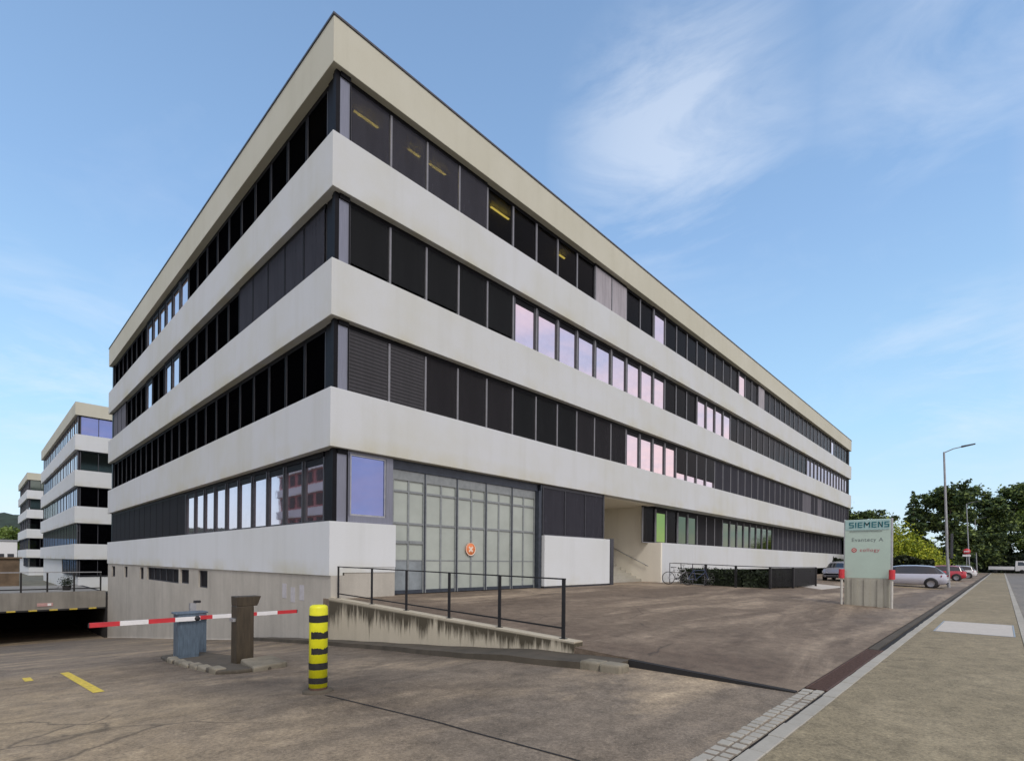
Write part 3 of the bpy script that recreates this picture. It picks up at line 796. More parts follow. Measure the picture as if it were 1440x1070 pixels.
for i in range(6):
    q = MB(); q.box(-.3,22.3,-.3,20.3,2.2+3.1*i,3.3+3.1*i); q.build('facade_band', M['panel'], ap)
    for s in range(7):
        wdw = MB(); wdw.box(21.98,22.1,.6+2.8*s,2.4+2.8*s,.5+3.1*i,2.0+3.1*i); wdw.box(.8+3*s,2.9+3*s,-.1,.02,.5+3.1*i,2.0+3.1*i); wdw.build('window', M['dark'], ap)

# ------------------------------------------------------------------ boom barriers, terminal, bollard
isl = MB()
ip = [(-4.10,-3.9),(-3.85,-4.25),(-3.30,-4.30),(-2.98,-4.0),(-2.90,-2.6),(-2.95,1.1),(-3.3,1.5),(-3.85,1.1),(-4.02,-.2)]
isl.prism(ip, lambda p: ramp_z(p[1])-.2, lambda p: ramp_z(p[1])+.07)
io = bevel(isl.build('traffic_island', M['kerbc']), .04, 3); struct(io)
ks = MB()
def isl_stone(x0,y0,x1,y1,h):
    zz = ramp_z((y0+y1)/2)
    ks.prism([(x0-.0,y0),(x1,y1),(x1+.2,y1+.02),(x0+.2,y0+.02)][::-1], zz-.2, zz+h)
for (a,b,c,d_,h) in ((-4.02,-.25,-4.05,-.75,.10),(-4.06,-1.0,-4.07,-1.5,.08),(-4.08,-1.6,-4.09,-2.1,.075),(-4.08,-2.2,-4.09,-2.7,.08),(-4.10,-2.8,-4.1,-3.3,.08),(-4.12,-3.55,-4.1,-3.9,.11)): isl_stone(a,b,c,d_,h)
ks.prism([(-3.62,-4.36),(-2.95,-4.2),(-2.88,-3.3),(-3.5,-3.35)], ramp_z(-4)-.2, ramp_z(-4)+.115)
bevel(struct(ks.build('island_stones', M['stone'])), .035, 3)

def arm_mesh(L, segs, first_white):
    q = MB(); n = segs
    for i in range(n):
        a, b = L*i/n, L*(i+1)/n
        q.box(a, b, -.022, .022, -.048, .048, (i+first_white) % 2)
    return q
def barrier(loc, rotz, label, arm_len, segs, fw, head):
    zb = loc[2]
    t = thing('boom_barrier', label, 'barrier', loc, 0, 'boom barriers on the traffic island')
    q = MB(); q.box(-.21,.22,-.20,.20,.05,1.08); o = q.build('cabinet', M['bluebox'], t); bevel(o,.018,3)
    q = MB(); q.box(-.255,.255,-.215,.215,1.08,1.12); o = q.build('cabinet_lid', M['bluebox'], t); bevel(o,.012,2)
    q = MB(); q.box(-.22,.22,-.18,.18,-.05,.05); q.build('cabinet_foot', M['plastic'], t)
    q = MB(); q.box(-.215,.215,-.206,-.199,.14,.92); o = q.build('cabinet_door', M['bluebox'], t)
    q = MB(); q.lathe([(0,-.29),(.055,-.29),(.06,-.28),(.06,-.20)], (.16 if rotz else -.16,0,.98), 18, 0, 'y'); q.build('pivot', M['plastic'], t)
    s = -1 if rotz else 1
    a = arm_mesh(arm_len, segs, fw); ao = a.build('arm', [M['red'], M['white']], t, ((.22 if rotz else -.22),-.26,.98), math.pi if rotz else 0)
    q = MB(); q.box(arm_len,arm_len+.02,-.02,.02,-.045,.045); q.build('end_cap', M['plastic'], ao)
    if head:
        q = MB(); q.box(-.12,.02,-.05,.05,1.12,1.34); q.build('signal_box', M['galv'], t)
        q = MB(); q.box(-.02,.12,-.06,.06,1.34,1.40); q.build('signal_hood', M['plastic'], t)
    return t
barrier((-3.63,-.2,ramp_z(-.2)), math.pi, 'blue grey boom barrier in front with its red and white arm reaching left', 2.02, 4, 1, False)
barrier((-3.12,1.05,ramp_z(1.05)), 0, 'boom barrier behind the blue cabinet with its arm reaching towards the wall', 2.75, 5, 0, True)
t = thing('ticket_terminal', 'brown weathered ticket pillar with a hooded head on the island', 'ticket terminal', (-3.36,-3.05,ramp_z(-3.05)+.06))
q = MB(); q.box(-.165,.155,-.16,.16,0,1.14); o = q.build('column', M['brownbox'], t); bevel(o,.012,2)
q = MB(); q.hexa([(-.165,-.16,1.14),(.22,-.16,1.14),(.22,.16,1.14),(-.165,.16,1.14)],[(-.17,-.165,1.33),(.29,-.165,1.33),(.29,.165,1.33),(-.17,.165,1.33)]); o = q.build('hood', M['brownbox'], t); bevel(o,.01,2)
q = MB(); q.box(-.22,-.163,-.10,.10,.84,.90); q.build('card_slot', M['galv'], t)
t = thing('striped_bollard', 'thick yellow bollard with black bands on a round concrete foot', 'bollard', (-3.98,-7.57,ramp_z(-7.57)))
q = MB(); r = .115
prof = [(0,.02),(r,.02),(r,1.10),(r-.008,1.125),(r-.03,1.14),(0,1.145)]
q.lathe(prof, n=32); q.build('post', M['yellow'], t)
for z0, z1, a0, a1 in ((.13,.205,0,6.2832),(.31,.395,0,6.2832),(.51,.59,3.45,6.3),(.71,.80,3.40,6.5),(.92,1.01,0,6.2832)):
    q = MB(); n = 64; V = []; rag = rng.uniform(0,6)
    for i in range(n+1):
        a = a0+(a1-a0)*i/n; torn = a1 < 6.28 or a0 > 0
        e = (.003*math.sin(a*9+rag)+.003*math.sin(a*23)) if torn else .002*math.sin(a*3+rag)
        dip = -.022*math.exp(-((a-4.75)/.16)**2) if torn else 0
        V += [((r+.003)*math.cos(a),(r+.003)*math.sin(a),z0+e*.6),((r+.003)*math.cos(a),(r+.003)*math.sin(a),z1+e+dip)]
    q.add(V, [(2*i,2*i+2,2*i+3,2*i+1) for i in range(n)], 0, True); q.build('black_band', M['black'], t)
q = MB(); q.lathe([(.19,-.05),(.19,.03),(.17,.045),(r,.05)], n=28); q.build('foot', M['kerbc'], t)
q = MB(); q.lathe([(r+.004,.045),(r+.004,.075)], n=28); q.build('foot_ring', M['rust'], t)

# ------------------------------------------------------------------ company sign
def text_mesh(body, size, mat, name, parent, loc, bold=0, width=None):
    c = bpy.data.curves.new(name, 'FONT'); c.body = body; c.size = size; c.extrude = .004; c.offset = bold; c.space_character = 1.12
    o = bpy.data.objects.new(name, c); COL.objects.link(o)
    dg = bpy.context.evaluated_depsgraph_get(); me = bpy.data.meshes.new_from_object(o.evaluated_get(dg))
    bpy.data.objects.remove(o); me.materials.clear(); me.materials.append(mat)
    if width:
        xs = [v.co.x for v in me.vertices]; s = width/(max(xs)-min(xs))
        for v in me.vertices: v.co.x = (v.co.x-min(xs))*s
    r = link(name, me, parent, loc)
    # text x runs towards -Y (left to right for a viewer at -X), faces -X
    r.rotation_euler = (math.pi/2, 0, -math.pi/2); return r
t = thing('company_sign', 'pale green company sign on a streaked concrete plinth', 'sign', (15.4,-10.47,.06))
q = MB(); q.box(-.04,.30,-.69,.69,-.2,1.02); q.box(-.055,-.04,-.62,.62,.0,.95)
o = q.build('plinth', M['plinth'], t); bevel(o,.015,2)
q = MB()
for y in (-.42,-.02,.36): q.box(-.085,-.055,y-.09,y+.09,-.1,.99)
q.build('plinth_rib', M['plinth'], t)
q = MB(); q.box(.02,.20,-.70,.70,1.02,3.16); o = q.build('sign_panel', M['tealpanel'], t); bevel(o,.012,2)
q = MB(); q.box(.005,.022,-.66,.68,2.78,3.14); q.build('sign_header', M['tealhead'], t)
q = MB(); q.box(.02,.21,-.745,-.702,1.02,3.18); q.box(.02,.21,.702,.725,1.02,3.18); q.build('sign_edge', M['galv'], t)
def block_letters(word, w, h, gap, st, parent, y0, z0, m):
    q = MB(); x = 0
    def bar(u0, v0, u1, v1): q.box(-.004, 0, y0-x-u1, y0-x-u0, z0+v0, z0+v1)
    for ch in word:
        cw = {'I': st, 'M': w*1.3}.get(ch, w)
        if ch == 'I': bar(0,0,st,h)
        if ch in 'ES':
            for v in (0, h/2-st/2, h-st): bar(0,v,cw,v+st)
        if ch == 'E': bar(0,st,st,h/2-st/2); bar(0,h/2+st/2,st,h-st)
        if ch == 'S': bar(0,h/2+st/2,st,h-st); bar(cw-st,st,cw,h/2-st/2)
        if ch in 'MN':
            bar(0,0,st,h); bar(cw-st,0,cw,h)
            diag = [(st,h,cw/2,h*.30),(cw-st,h,cw/2,h*.30)] if ch == 'M' else [(st,h,cw-st,0)]
            for (a,b,c,d) in diag:
                k = st*1.5; pts = [(a,b),(a,b-k),(c,d),(c,d+k)] if ch == 'M' else [(a,b),(a,b-k),(c,d),(c,d+k)]
                v = [(-.0045,y0-x-u,z0+vv) for u,vv in pts] + [(0,y0-x-u,z0+vv) for u,vv in pts]
                q.add(v, [(0,1,2,3),(3,2,1,0)])
        x += cw+gap
    return q.build('lettering', m, parent)
block_letters('SIEMENS', .148, .205, .042, .036, t, .56, 2.86, M['tealtext'])
q = MB(); q.box(0,.004,-.45,.55,2.72,2.745); q.build('underline', M['greytext'], t)
text_mesh('Evantecy A', .19, M['greytext'], 'lettering', t, (.017,.47,2.36), 0, .95)
text_mesh('collogy', .17, M['redtext'], 'lettering', t, (.017,.22,1.99), 0, .60)
q = MB(); q.lathe([(0,.016),(.085,.014)], (0,.40,2.04), 24, 0, 'x'); q.lathe([(.03,.010),(.045,.010)], (0,.40,2.04), 24, 1, 'x'); q.build('emblem', [M['redtext'], M['cream']], t)
for lab, yy, dx in (('left','',0),):
    pass
for yy, lb in ((.755,'white marker post with red reflector at the left edge of the company sign'),(-.765,'white marker post with red reflector at the right edge of the company sign')):
    p = thing('marker_post', lb, 'marker post', (15.25,-10.47+yy,.06), 0, 'reflector posts beside the company sign')
    q = MB(); q.tube((0,0,-.1),(0,0,1.05),.04,n=14); q.build('post', M['postgrey'], p)
    q = MB(); q.tube((0,0,1.0),(0,0,1.32),.095,n=18); q.build('red_cap', M['red'], p)
    q = MB(); q.tube((0,0,1.32),(0,0,1.335),.09,n=18); q.box(-.10,-.094,-.03,.03,1.06,1.26); q.build('reflector', M['red'], p)

# ------------------------------------------------------------------ railing, hedge and bicycles by the base band
RPTS = [(19.92,-.72),(20.15,-2.5),(20.35,-4.0),(21.4,-5.35),(23.64,-5.83),(27.84,-5.95)]
t = thing('area_railing', 'dark mesh railing along the hedge in front of the base wall', 'railing', (0,0,0))
def gl(y): return plat_z(y)
for i, (x, y) in enumerate(RPTS[1:]):
    q = MB(); q.box(x-.05,x+.05,y-.05,y+.05,gl(y)-.1,gl(y)+1.14); q.build('post', M['railblack'], t)
q = MB()
for (ax,ay),(bx,by) in zip(RPTS, RPTS[1:]):
    q.tube((ax,ay,gl(ay)+1.13),(bx,by,gl(by)+1.13),.022,n=6)
q.build('top_rail', M['mulld'], t)
q = MB()
for (ax,ay),(bx,by) in zip(RPTS[3:], RPTS[4:]):
    n = int(math.hypot(bx-ax,by-ay)/.11)
    for i in range(n):
        u = i/n; x, y = ax+(bx-ax)*u, ay+(by-ay)*u; q.box(x-.03,x+.03,y-.012,y+.012,gl(y)+.08,gl(y)+1.10)
q.build('bars', M['railblack'], t)

import numpy as np
def leaf_mesh(name, pts, size, up=.5, seed=1, mats=None, mix_idx=None, aspect=1.0):
    """many small leaf faces (two triangles folded) at the given points"""
    r = np.random.default_rng(seed); n = len(pts)
    P_ = np.asarray(pts, dtype=float)
    d = r.normal(size=(n,3)); d[:,2] = d[:,2]*up; d /= np.linalg.norm(d,axis=1)[:,None]
    e = np.cross(d, r.normal(size=(n,3))); e /= np.linalg.norm(e,axis=1)[:,None]
    s = size*r.uniform(.55,1.35,size=(n,1))
    a = P_ - d*s*aspect; b = P_ + e*s*.55; c = P_ + d*s*aspect; f = P_ - e*s*.55
    V = np.stack([a,b,c,f],1).reshape(-1,3)
    me = bpy.data.meshes.new(name); me.vertices.add(4*n); me.vertices.foreach_set('co', V.ravel())
    me.loops.add(4*n); me.loops.foreach_set('vertex_index', np.arange(4*n))
    me.polygons.add(n); me.polygons.foreach_set('loop_start', np.arange(n)*4); me.polygons.foreach_set('loop_total', np.full(n,4))
    for m_ in mats: me.materials.append(m_)
    me.polygons.foreach_set('material_index', (np.asarray(mix_idx) if mix_idx is not None else r.integers(0,len(mats),n)).astype(np.int32))
    me.update(calc_edges=True); return me
def leafm(name, col):
    m, nt, b = new_mat(name)
    c = noise(nt, worldpos(nt), .6, 4)
    nt.links.new(ramp(nt, c, [(.3, tuple(x*.65 for x in col)), (.7, tuple(x*1.3 for x in col))]), b.inputs['Base Color'])
    b.inputs['Roughness'].default_value = .6; b.inputs['Specular IOR Level'].default_value = .25
    return m
LD = [leafm('fir_needles', (.045,.075,.030)), leafm('fir_needles_light', (.10,.145,.045))]
LM = [leafm('pine_needles', (.062,.098,.034)), leafm('pine_needles_light', (.16,.215,.055)), leafm('pine_needles_deep', (.032,.055,.024))]
LY = [leafm('yellow_leaves', (.40,.43,.035)), leafm('yellow_green_leaves', (.25,.31,.025)), leafm('green_leaves', (.12,.18,.025))]
LG = [leafm('hedge_leaves', (.014,.022,.010)), leafm('hedge_leaves_light', (.028,.042,.016))]
# hedge inside the railing
hp = []
r = np.random.default_rng(3)
cl = [(20.5,-1.0),(20.9,-2.6),(21.2,-4.0),(22.2,-4.9),(24.0,-5.25),(27.6,-5.4)]
for (ax,ay),(bx,by) in zip(cl, cl[1:]):
    L = math.hypot(bx-ax,by-ay); n = int(L*1500)
    u = r.random(n); x = ax+(bx-ax)*u + r.normal(0,.18,n); y = ay+(by-ay)*u + r.normal(0,.18,n)
    z = gl(ay) + r.random(n)**.8*(.86+.06*np.sin(x*6))
    hp += list(zip(x,y,z))
hd = thing('hedge', 'low clipped dark hedge behind the mesh railing by the base wall', 'hedge', (0,0,0))
link('foliage', leaf_mesh('foliage', hp, .06, 1, 5, LG), hd)
q = MB()
for (ax,ay),(bx,by) in zip(cl, cl[1:]):
    dx, dy = by-ay, ax-bx; l = math.hypot(dx,dy); dx, dy = dx/l*.16, dy/l*.16
    q.hexa([(ax-dx,ay-dy,.1),(ax+dx,ay+dy,.1),(bx+dx,by+dy,.1),(bx-dx,by-dy,.1)],[(ax-dx,ay-dy,gl(ay)+.78),(ax+dx,ay+dy,gl(ay)+.78),(bx+dx,by+dy,gl(by)+.78),(bx-dx,by-dy,gl(by)+.78)])
q.build('inner_twigs', LG[0], hd)
d = MB(); d.prism([(24.5,-7.0),(29.5,-7.2),(32,-4.2),(27.5,-4.4)], lambda p: gl(p[1])-.1, lambda p: gl(p[1])+.006); struct(d.build('paved_patch', M['manhole']))

def torus(mb, c, rad, r0, axis, n=28, k=6, m=0):
    V = []
    for i in range(n):
        a = 2*math.pi*i/n
        for j_ in range(k):
            b = 2*math.pi*j_/k; rr = rad + r0*math.cos(b); h = r0*math.sin(b)
            V.append((c[0]+rr*math.cos(a), c[1]+h, c[2]+rr*math.sin(a)))
    mb.add(V, [(i*k+j_,((i+1)%n)*k+j_,((i+1)%n)*k+(j_+1)%k,i*k+(j_+1)%k) for i in range(n) for j_ in range(k)], m, True)
def bicycle(loc, rotz, label, fm):
    t = thing('bicycle', label, 'bicycle', loc, rotz, 'bicycles at the rack by the base wall')
    for x in (0,1.05):
        q = MB(); torus(q,(x,0,.34),.325,.018,'y'); o = q.build('wheel', M['rubber'], t)
        q = MB()
        for i in range(12):
            a = 2*math.pi*i/12; q.tube((x,.012*(-1)**i,.34),(x+.31*math.cos(a),0,.34+.31*math.sin(a)),.003,n=4)
        q.tube((x,-.03,.34),(x,.03,.34),.02,n=8); q.build('spokes', M['galv'], o)
    q = MB()
    for a, b in (((0,0,.34),(.42,0,.30)),((0,0,.34),(.30,0,.78)),((.42,0,.30),(.28,0,.86)),((.30,0,.78),(.86,0,.80)),((.42,0,.30),(.89,0,.70)),((.84,0,.90),(1.05,0,.34))): q.tube(a,b,.017,n=8)
    q.build('bicycle_frame', fm, t)
    q = MB(); q.tube((.80,0,.90),(.80,0,1.02),.014,n=6); q.tube((.80,-.28,1.02),(.80,.28,1.02),.013,n=6); q.build('handlebar', M['galv'], t)
    q = MB(); q.hexa([(.14,-.07,.88),(.42,-.03,.89),(.42,.03,.89),(.14,.07,.88)],[(.14,-.07,.93),(.42,-.03,.92),(.42,.03,.92),(.14,.07,.93)]); q.build('saddle', M['plastic'], t)
    q = MB(); q.tube((.42,-.09,.30),(.42,.09,.30),.06,n=12); q.build('crank', M['mulld'], t)
M['bikeblue'] = plain('dark_blue_frame', (.03,.05,.12), .4)
bicycle((18.75,-1.05,gl(-1.05)), R(-48), 'grey bicycle parked in the rack nearest the entrance stairs', M['galv'])
bicycle((19.15,-1.95,gl(-1.9)), R(-52), 'dark blue bicycle parked at the rack beside the hedge end', M['bikeblue'])
t = thing('bicycle_rack', 'grey tube bicycle rack beside the entrance by the hedge', 'bicycle rack', (0,0,0))
q = MB()
ax, ay, bx, by = 19.9,-.55,19.75,-2.6
for h in (.05,.62,1.12): q.tube((ax,ay,gl(ay)+h),(bx,by,gl(by)+h),.02,n=6)
q.build('rail', M['galv'], t)
for i in range(4):
    u = i/3; x, y = ax+(bx-ax)*u, ay+(by-ay)*u
    q = MB(); q.tube((x,y,gl(y)-.02),(x,y,gl(y)+1.14),.022,n=6); q.build('hoop', M['mulld'], t)

# ------------------------------------------------------------------ cars
def car(label, loc, rotz, paint, top, L=4.7, W=.90, group=None):
    """+x is the front; top = [(x, z)] outline from tail to nose"""
    t = thing('parked_car', label, 'car', loc, rotz, group)
    def tz(x):
        for (a,za),(b,zb) in zip(top, top[1:]):
            if x <= b: return za+(zb-za)*max(0,(x-a)/(b-a))
        return top[-1][1]
    xs = sorted(set([0,.06,.18,.4,.7,1.1,1.5,2.0,2.5,2.9,3.2,3.5,3.9,4.3,4.55,4.66,4.7] + [p[0] for p in top])); xs = [x*L/4.7 for x in xs]
    V = []; ring = 14; belts = []
    for x in xs:
        X = x*4.7/L; z = tz(X); e = min(X, 4.7-X); w = W*(1-.20*math.exp(-e/.18)-.03*math.exp(-e/.8)); zb = .24+.10*math.exp(-e/.15)
        belt = min(z-.0, .93+.03*(1-X/4.7)); cab = z > belt+.02
        wr = w*(.80 if cab else .93); zt = z
        half = [(0,zb),(w*.86,zb),(w*.98,zb+.10),(w,.58),(w*.985,belt-.06),(w*.955,belt),(wr+ (0 if cab else 0), zt-(.05 if cab else .015)),(wr*.80,zt-.004),(0,zt+.012)]
        half = half[:]
        pts = [(x,y,zz) for y,zz in half] + [(x,-y,zz) for y,zz in half[-2:0:-1]]
        V += pts; belts.append(cab); ring = len(pts)
    body = MB(); gl_ = MB()
    nb = len(xs)
    def isglass(i, j_):
        jj = j_ if j_ < 8 else ring-1-j_
        X = xs[i]*4.7/L; X2 = xs[i+1]*4.7/L
        if not (belts[i] or belts[i+1]): return False
        if jj == 5: return belts[i] and belts[i+1] or True
        if jj in (6,7):
            z0, z1 = tz(X), tz(X2); return abs(z1-z0) > .42*abs(X2-X) and min(z0,z1) > .80
        return False
    for i in range(nb-1):
        for j_ in range(ring):
            f = (i*ring+j_, (i+1)*ring+j_, (i+1)*ring+(j_+1)%ring, i*ring+(j_+1)%ring)
            (gl_ if isglass(i,j_) else body).add([V[k_] for k_ in f], [(0,1,2,3)], 0, True)
    body.add(V[:ring], [tuple(range(ring))], 0); body.add(V[-ring:], [tuple(range(ring-1,-1,-1))], 0)
    for mb, nm, mt in ((body,'body',paint),(gl_,'window',M['carglass'])):
        o = mb.build(nm, mt, t)
        wd = o.modifiers.new('weld','WELD'); wd.merge_threshold = .002
    wx = (.78*L/4.7, 3.78*L/4.7)
    for x in wx:
        for s in (1,-1):
            q = MB(); q.lathe([(.36,-.01),(.36,.012),(.30,.014)], (x, s*(W-.012),.34), 28, 0, 'y'); q.lathe([(0,.012*s),(.365,.012*s)], (x, s*(W-.012),.35), 28, 0, 'y'); q.build('wheel_arch', M['plastic'], t)
            q = MB(); q.lathe([(.20,-.11),(.30,-.11),(.33,-.08),(.33,.08),(.30,.11),(.20,.11)], (x, s*(W-.10),.33), 28, 0, 'y'); wo = q.build('wheel', M['rubber'], t)
            q = MB(); q.lathe([(0,.115*s),(.05,.12*s),(.20,.105*s),(.215,.112*s)], (x, s*(W-.10),.33), 28, 0, 'y'); q.build('rim', M['rim'], wo)
    for s in (1,-1):
        q = MB(); q.hexa([(-.012,s*W*.45,.78),(.30,s*W*.972,.74),(.30,s*W*.972,.88),(-.012,s*W*.45,.88)],[(-.018,s*W*.45,.79),(.30,s*(W*.972+.012),.76),(.28,s*(W*.972+.012),.87),(-.018,s*W*.45,.87)]); q.build('tail_lamp', M['tail'], t)
        q = MB(); q.hexa([(L-.02,s*W*.5,.58),(L-.32,s*W*.97,.62),(L-.36,s*W*.965,.74),(L-.02,s*W*.5,.68)],[(L+.004,s*W*.5,.59),(L-.30,s*(W*.97+.014),.63),(L-.36,s*(W*.965+.014),.73),(L+.004,s*W*.5,.67)]); q.build('headlight', M['head'], t)
        q = MB(); q.box(L*.64,L*.64+.2,s*(W+.0)-.09*(s<0)-.0,s*(W)+.09*(s>0)+.06*s,.90,1.03); q.build('mirror', paint, t)
    q = MB(); q.box(-.015,.12,-W*.72,W*.72,.30,.40); q.box(L-.14,L+.006,-W*.6,W*.6,.28,.42); q.build('bumper_trim', M['plastic'], t)
    q = MB(); q.box(-.02,.02,-.26,.26,.56,.67); q.build('number_plate', M['white'], t)
    return t
WAGON = [(0,.62),(.04,.88),(.14,1.00),(.60,1.43),(.95,1.49),(1.6,1.52),(2.4,1.50),(2.85,1.42),(3.5,1.03),(4.2,.88),(4.55,.74),(4.7,.52)]
HATCH = [(0,.60),(.04,.90),(.15,1.02),(.5,1.38),(1.0,1.46),(1.9,1.50),(2.5,1.46),(2.9,1.36),(3.55,1.02),(4.25,.88),(4.58,.72),(4.7,.52)]
PG = 'cars parked beside the pavement'
def pc(label, x, y, rot, paint, top, L=4.7): return car(label, (x,y,plat_z(y if abs(y) > 1 else y)-.0), R(rot), paint, top, L, .90, PG)
pc('silver estate car parked tail to the pavement right behind the company sign', 36.7,-11.5,90, M['silver'], WAGON, 4.75)
pc('grey car parked nose out left of the company sign under the building', 42.2,-4.9,180, M['greycar'], HATCH, 4.5)
pc('red hatchback parked just beyond the silver estate car', 58.5,-11.6,90, M['redcar'], HATCH, 4.2)
pc('white hatchback parked beyond the red car near the far lamp posts', 73,-11.95,90, M['whitecar'], HATCH, 4.3)
t = thing('potted_shrub', 'small round dark shrub in a pot behind the bridge railing', 'shrub', (-1.7,41,-1.12))
q = MB(); q.lathe([(0,0),(.24,0),(.30,.34),(.27,.34),(.25,.30),(0,.30)], n=20); q.build('pot', M['slot'], t)
hp = np.random.default_rng(77).normal(0,.20,(700,3)); hp[:,2] += .62; link('foliage', leaf_mesh('foliage', hp, .05, 1, 78, LG), t)
# pickup-like white delivery van across the end of the road
t = thing('delivery_truck', 'white flatbed truck parked across the far end of the road', 'truck', (141,-12.0,-.1), R(-90))
q = MB(); q.box(0,3.9,-1.0,1.0,.75,1.0); q.box(0,3.9,-1.0,-.95,1.0,1.4); q.box(0,3.9,.95,1.0,1.0,1.4); q.box(0,.05,-.95,.95,1.0,1.4); q.build('flatbed', M['white'], t)
q = MB(); q.prism([(4.0,-1.0),(6.0,-1.0),(6.0,1.0),(4.0,1.0)], .5, 1.55); q.hexa([(4.0,-1,1.55),(5.9,-1,1.55),(5.9,1,1.55),(4.0,1,1.55)],[(4.05,-.9,2.55),(5.25,-.9,2.55),(5.25,.9,2.55),(4.05,.9,2.55)]); bevel(q.build('cab', M['whitecar'], t),.06,3)
q = MB(); q.hexa([(4.4,-1.01,1.62),(5.6,-1.01,1.62),(5.6,1.01,1.62),(4.4,1.01,1.62)],[(4.4,-.93,2.35),(5.15,-.93,2.35),(5.15,.93,2.35),(4.4,.93,2.35)]); q.build('window', M['carglass'], t)
for x in (1.0,5.0):
    for s in (1,-1):
        q = MB(); q.lathe([(0,-.12),(.38,-.12),(.40,-.08),(.40,.08),(.38,.12),(0,.12)], (x,s*.88,.40), 22, 0, 'y'); q.build('wheel', M['rubber'], t)
q = MB(); q.box(-.05,4.2,-.4,.4,.45,.75); q.build('chassis', M['plastic'], t)
# yellow parking lines
for i in range(10):
    q = MB(); x0 = 34.5+2.6*i
    q.quad((x0,-11.4,plat_z(-11.4)+.005),(x0+.12,-11.4,plat_z(-11.4)+.005),(x0+.12,-6.2,plat_z(-6.2)+.005),(x0,-6.2,plat_z(-6.2)+.005)); struct(q.build('parking_line', M['linepaint']))

# ------------------------------------------------------------------ lamp posts and road sign
def lamp(label, x, y, H, lean, box):
    t = thing('street_lamp', label, 'street lamp', (x,y,plat_z(y) if y > -12.2 else 0), 0, 'street lamps along the pavement')
    q = MB(); q.tube((0,0,-.1),(0,lean*.3,2.4),.10,.085,14); q.tube((0,lean*.3,2.4),(0,lean,H),.085,.055,14); q.build('pole', M['steelgrey'], t)
    q = MB(); q.tube((0,lean,H-.05),(0,lean-.5,H+.16),.035,.032,8); q.tube((0,lean-.5,H+.16),(0,lean-1.0,H+.24),.032,.03,8); q.build('arm', M['steelgrey'], t)
    q = MB(); q.hexa([(-.10,lean-1.62,H+.30),(.10,lean-1.62,H+.30),(.13,lean-.9,H+.19),(-.13,lean-.9,H+.19)],[(-.08,lean-1.62,H+.36),(.08,lean-1.62,H+.36),(.09,lean-.9,H+.29),(-.09,lean-.9,H+.29)]); q.build('lamp_head', M['mulld'], t)
    q = MB(); q.box(-.03,.03,-.0,.012,.5,1.1); q.build('service_door', M['galv'], t, (-.098,0,0))
    if box:
        q = MB(); q.box(-.09,.09,-.20,-.075,2.0,3.7); q.build('notice_tube', M['mulld'], t)
    return t
lamp('tall grey street lamp nearest the camera with its head over the pavement', 39.3,-11.4,9.35,.32,True)
lamp('second street lamp in front of the tall dark trees', 101.9,-10.4,11.2,.5,False)
lamp('thin farthest street lamp at the end of the pavement', 122,-10.7,10.0,.35,False)
t = thing('road_sign', 'round red and white road sign on a pole near the far lamps', 'road sign', (92,-10.35,.06))
q = MB(); q.tube((0,0,-.1),(0,0,3.9),.045,n=10); q.build('pole', M['galv'], t)
q = MB(); q.lathe([(0,0),(.42,0),(.42,.02),(0,.02)], (-.07,0,3.45), 26, 0, 'x'); q.build('disc', M['red'], t)
q = MB(); q.box(-.085,-.075,-.30,.30,3.38,3.52); q.box(-.085,-.06,-.45,.45,2.72,3.0); q.build('white_bar', M['white'], t)

# ------------------------------------------------------------------ trees
def limb(q, p, d_, L, r0, seed, seg=5):
    rr = random.Random(seed); p = Vector(p); pts = [p]
    d_ = Vector(d_).normalized()
    for i in range(seg):
        d_ = (d_ + Vector((rr.uniform(-.18,.18),rr.uniform(-.18,.18),rr.uniform(-.05,.16)))).normalized()
        a = r0*(1-i/seg)+.02; b = r0*(1-(i+1)/seg)+.02
        n_ = p + d_*(L/seg); q.tube(p, n_, a, b, 7, caps=False); p = n_; pts.append(p)
    return pts
def broad_tree(label, loc, H, rad, seed, mats, crown0=.3, nl=9000, size=.30, flat=.75, nlimb=12, open_=.5, cat='tree', name='pine_tree'):
    t = thing(name, label, cat, loc); q = MB(); rr = random.Random(seed); r = np.random.default_rng(seed)
    tp = limb(q, (0,0,-.3), (rr.uniform(-.05,.05),rr.uniform(-.05,.05),1), H*.93, .028*H*.62, seed, 8)
    clumps = []
    for i in range(nlimb):
        u = crown0 + (1-crown0)*(i+.5)/nlimb
        k = min(len(tp)-1, int(u*(len(tp)-1))); base = tp[k]
        a = rr.uniform(0, 2*math.pi); shape = math.sin(math.pi*min(1,(u-crown0)/(1-crown0)*.80+.18))
        L = rad*(.45+.65*shape)*rr.uniform(.7,1.15)
        lp = limb(q, base, (math.cos(a),math.sin(a),rr.uniform(.05,.5)), L, .006*H, seed*31+i, 5)
        for p in lp[2:]: clumps.append((p, rad*rr.uniform(.22,.40)))
    clumps.append((tp[-1], rad*.35)); clumps.append((tp[-2], rad*.42))
    q.build('trunk', M['bark'], t)
    pts = []; idx = []
    per = max(20, nl//len(clumps))
    for (c, cr) in clumps:
        # each clump is itself a handful of tufts with gaps between
        tufts = r.normal(size=(7,3)); tufts /= np.linalg.norm(tufts,axis=1)[:,None]; tufts *= cr*r.uniform(.35,1.0,(7,1)); tufts[:,2] *= flat*.6
        for tf in tufts:
            k = per//7 + 1; off = r.normal(size=(k,3))*cr*.24; off[:,2] *= flat
            P_ = np.array(c) + tf + off; pts.append(P_); idx.append(r.choice(len(mats), k, p=None))
    link('crown', leaf_mesh('crown', np.concatenate(pts), size, .6, seed, mats, np.concatenate(idx)), t)
    return t
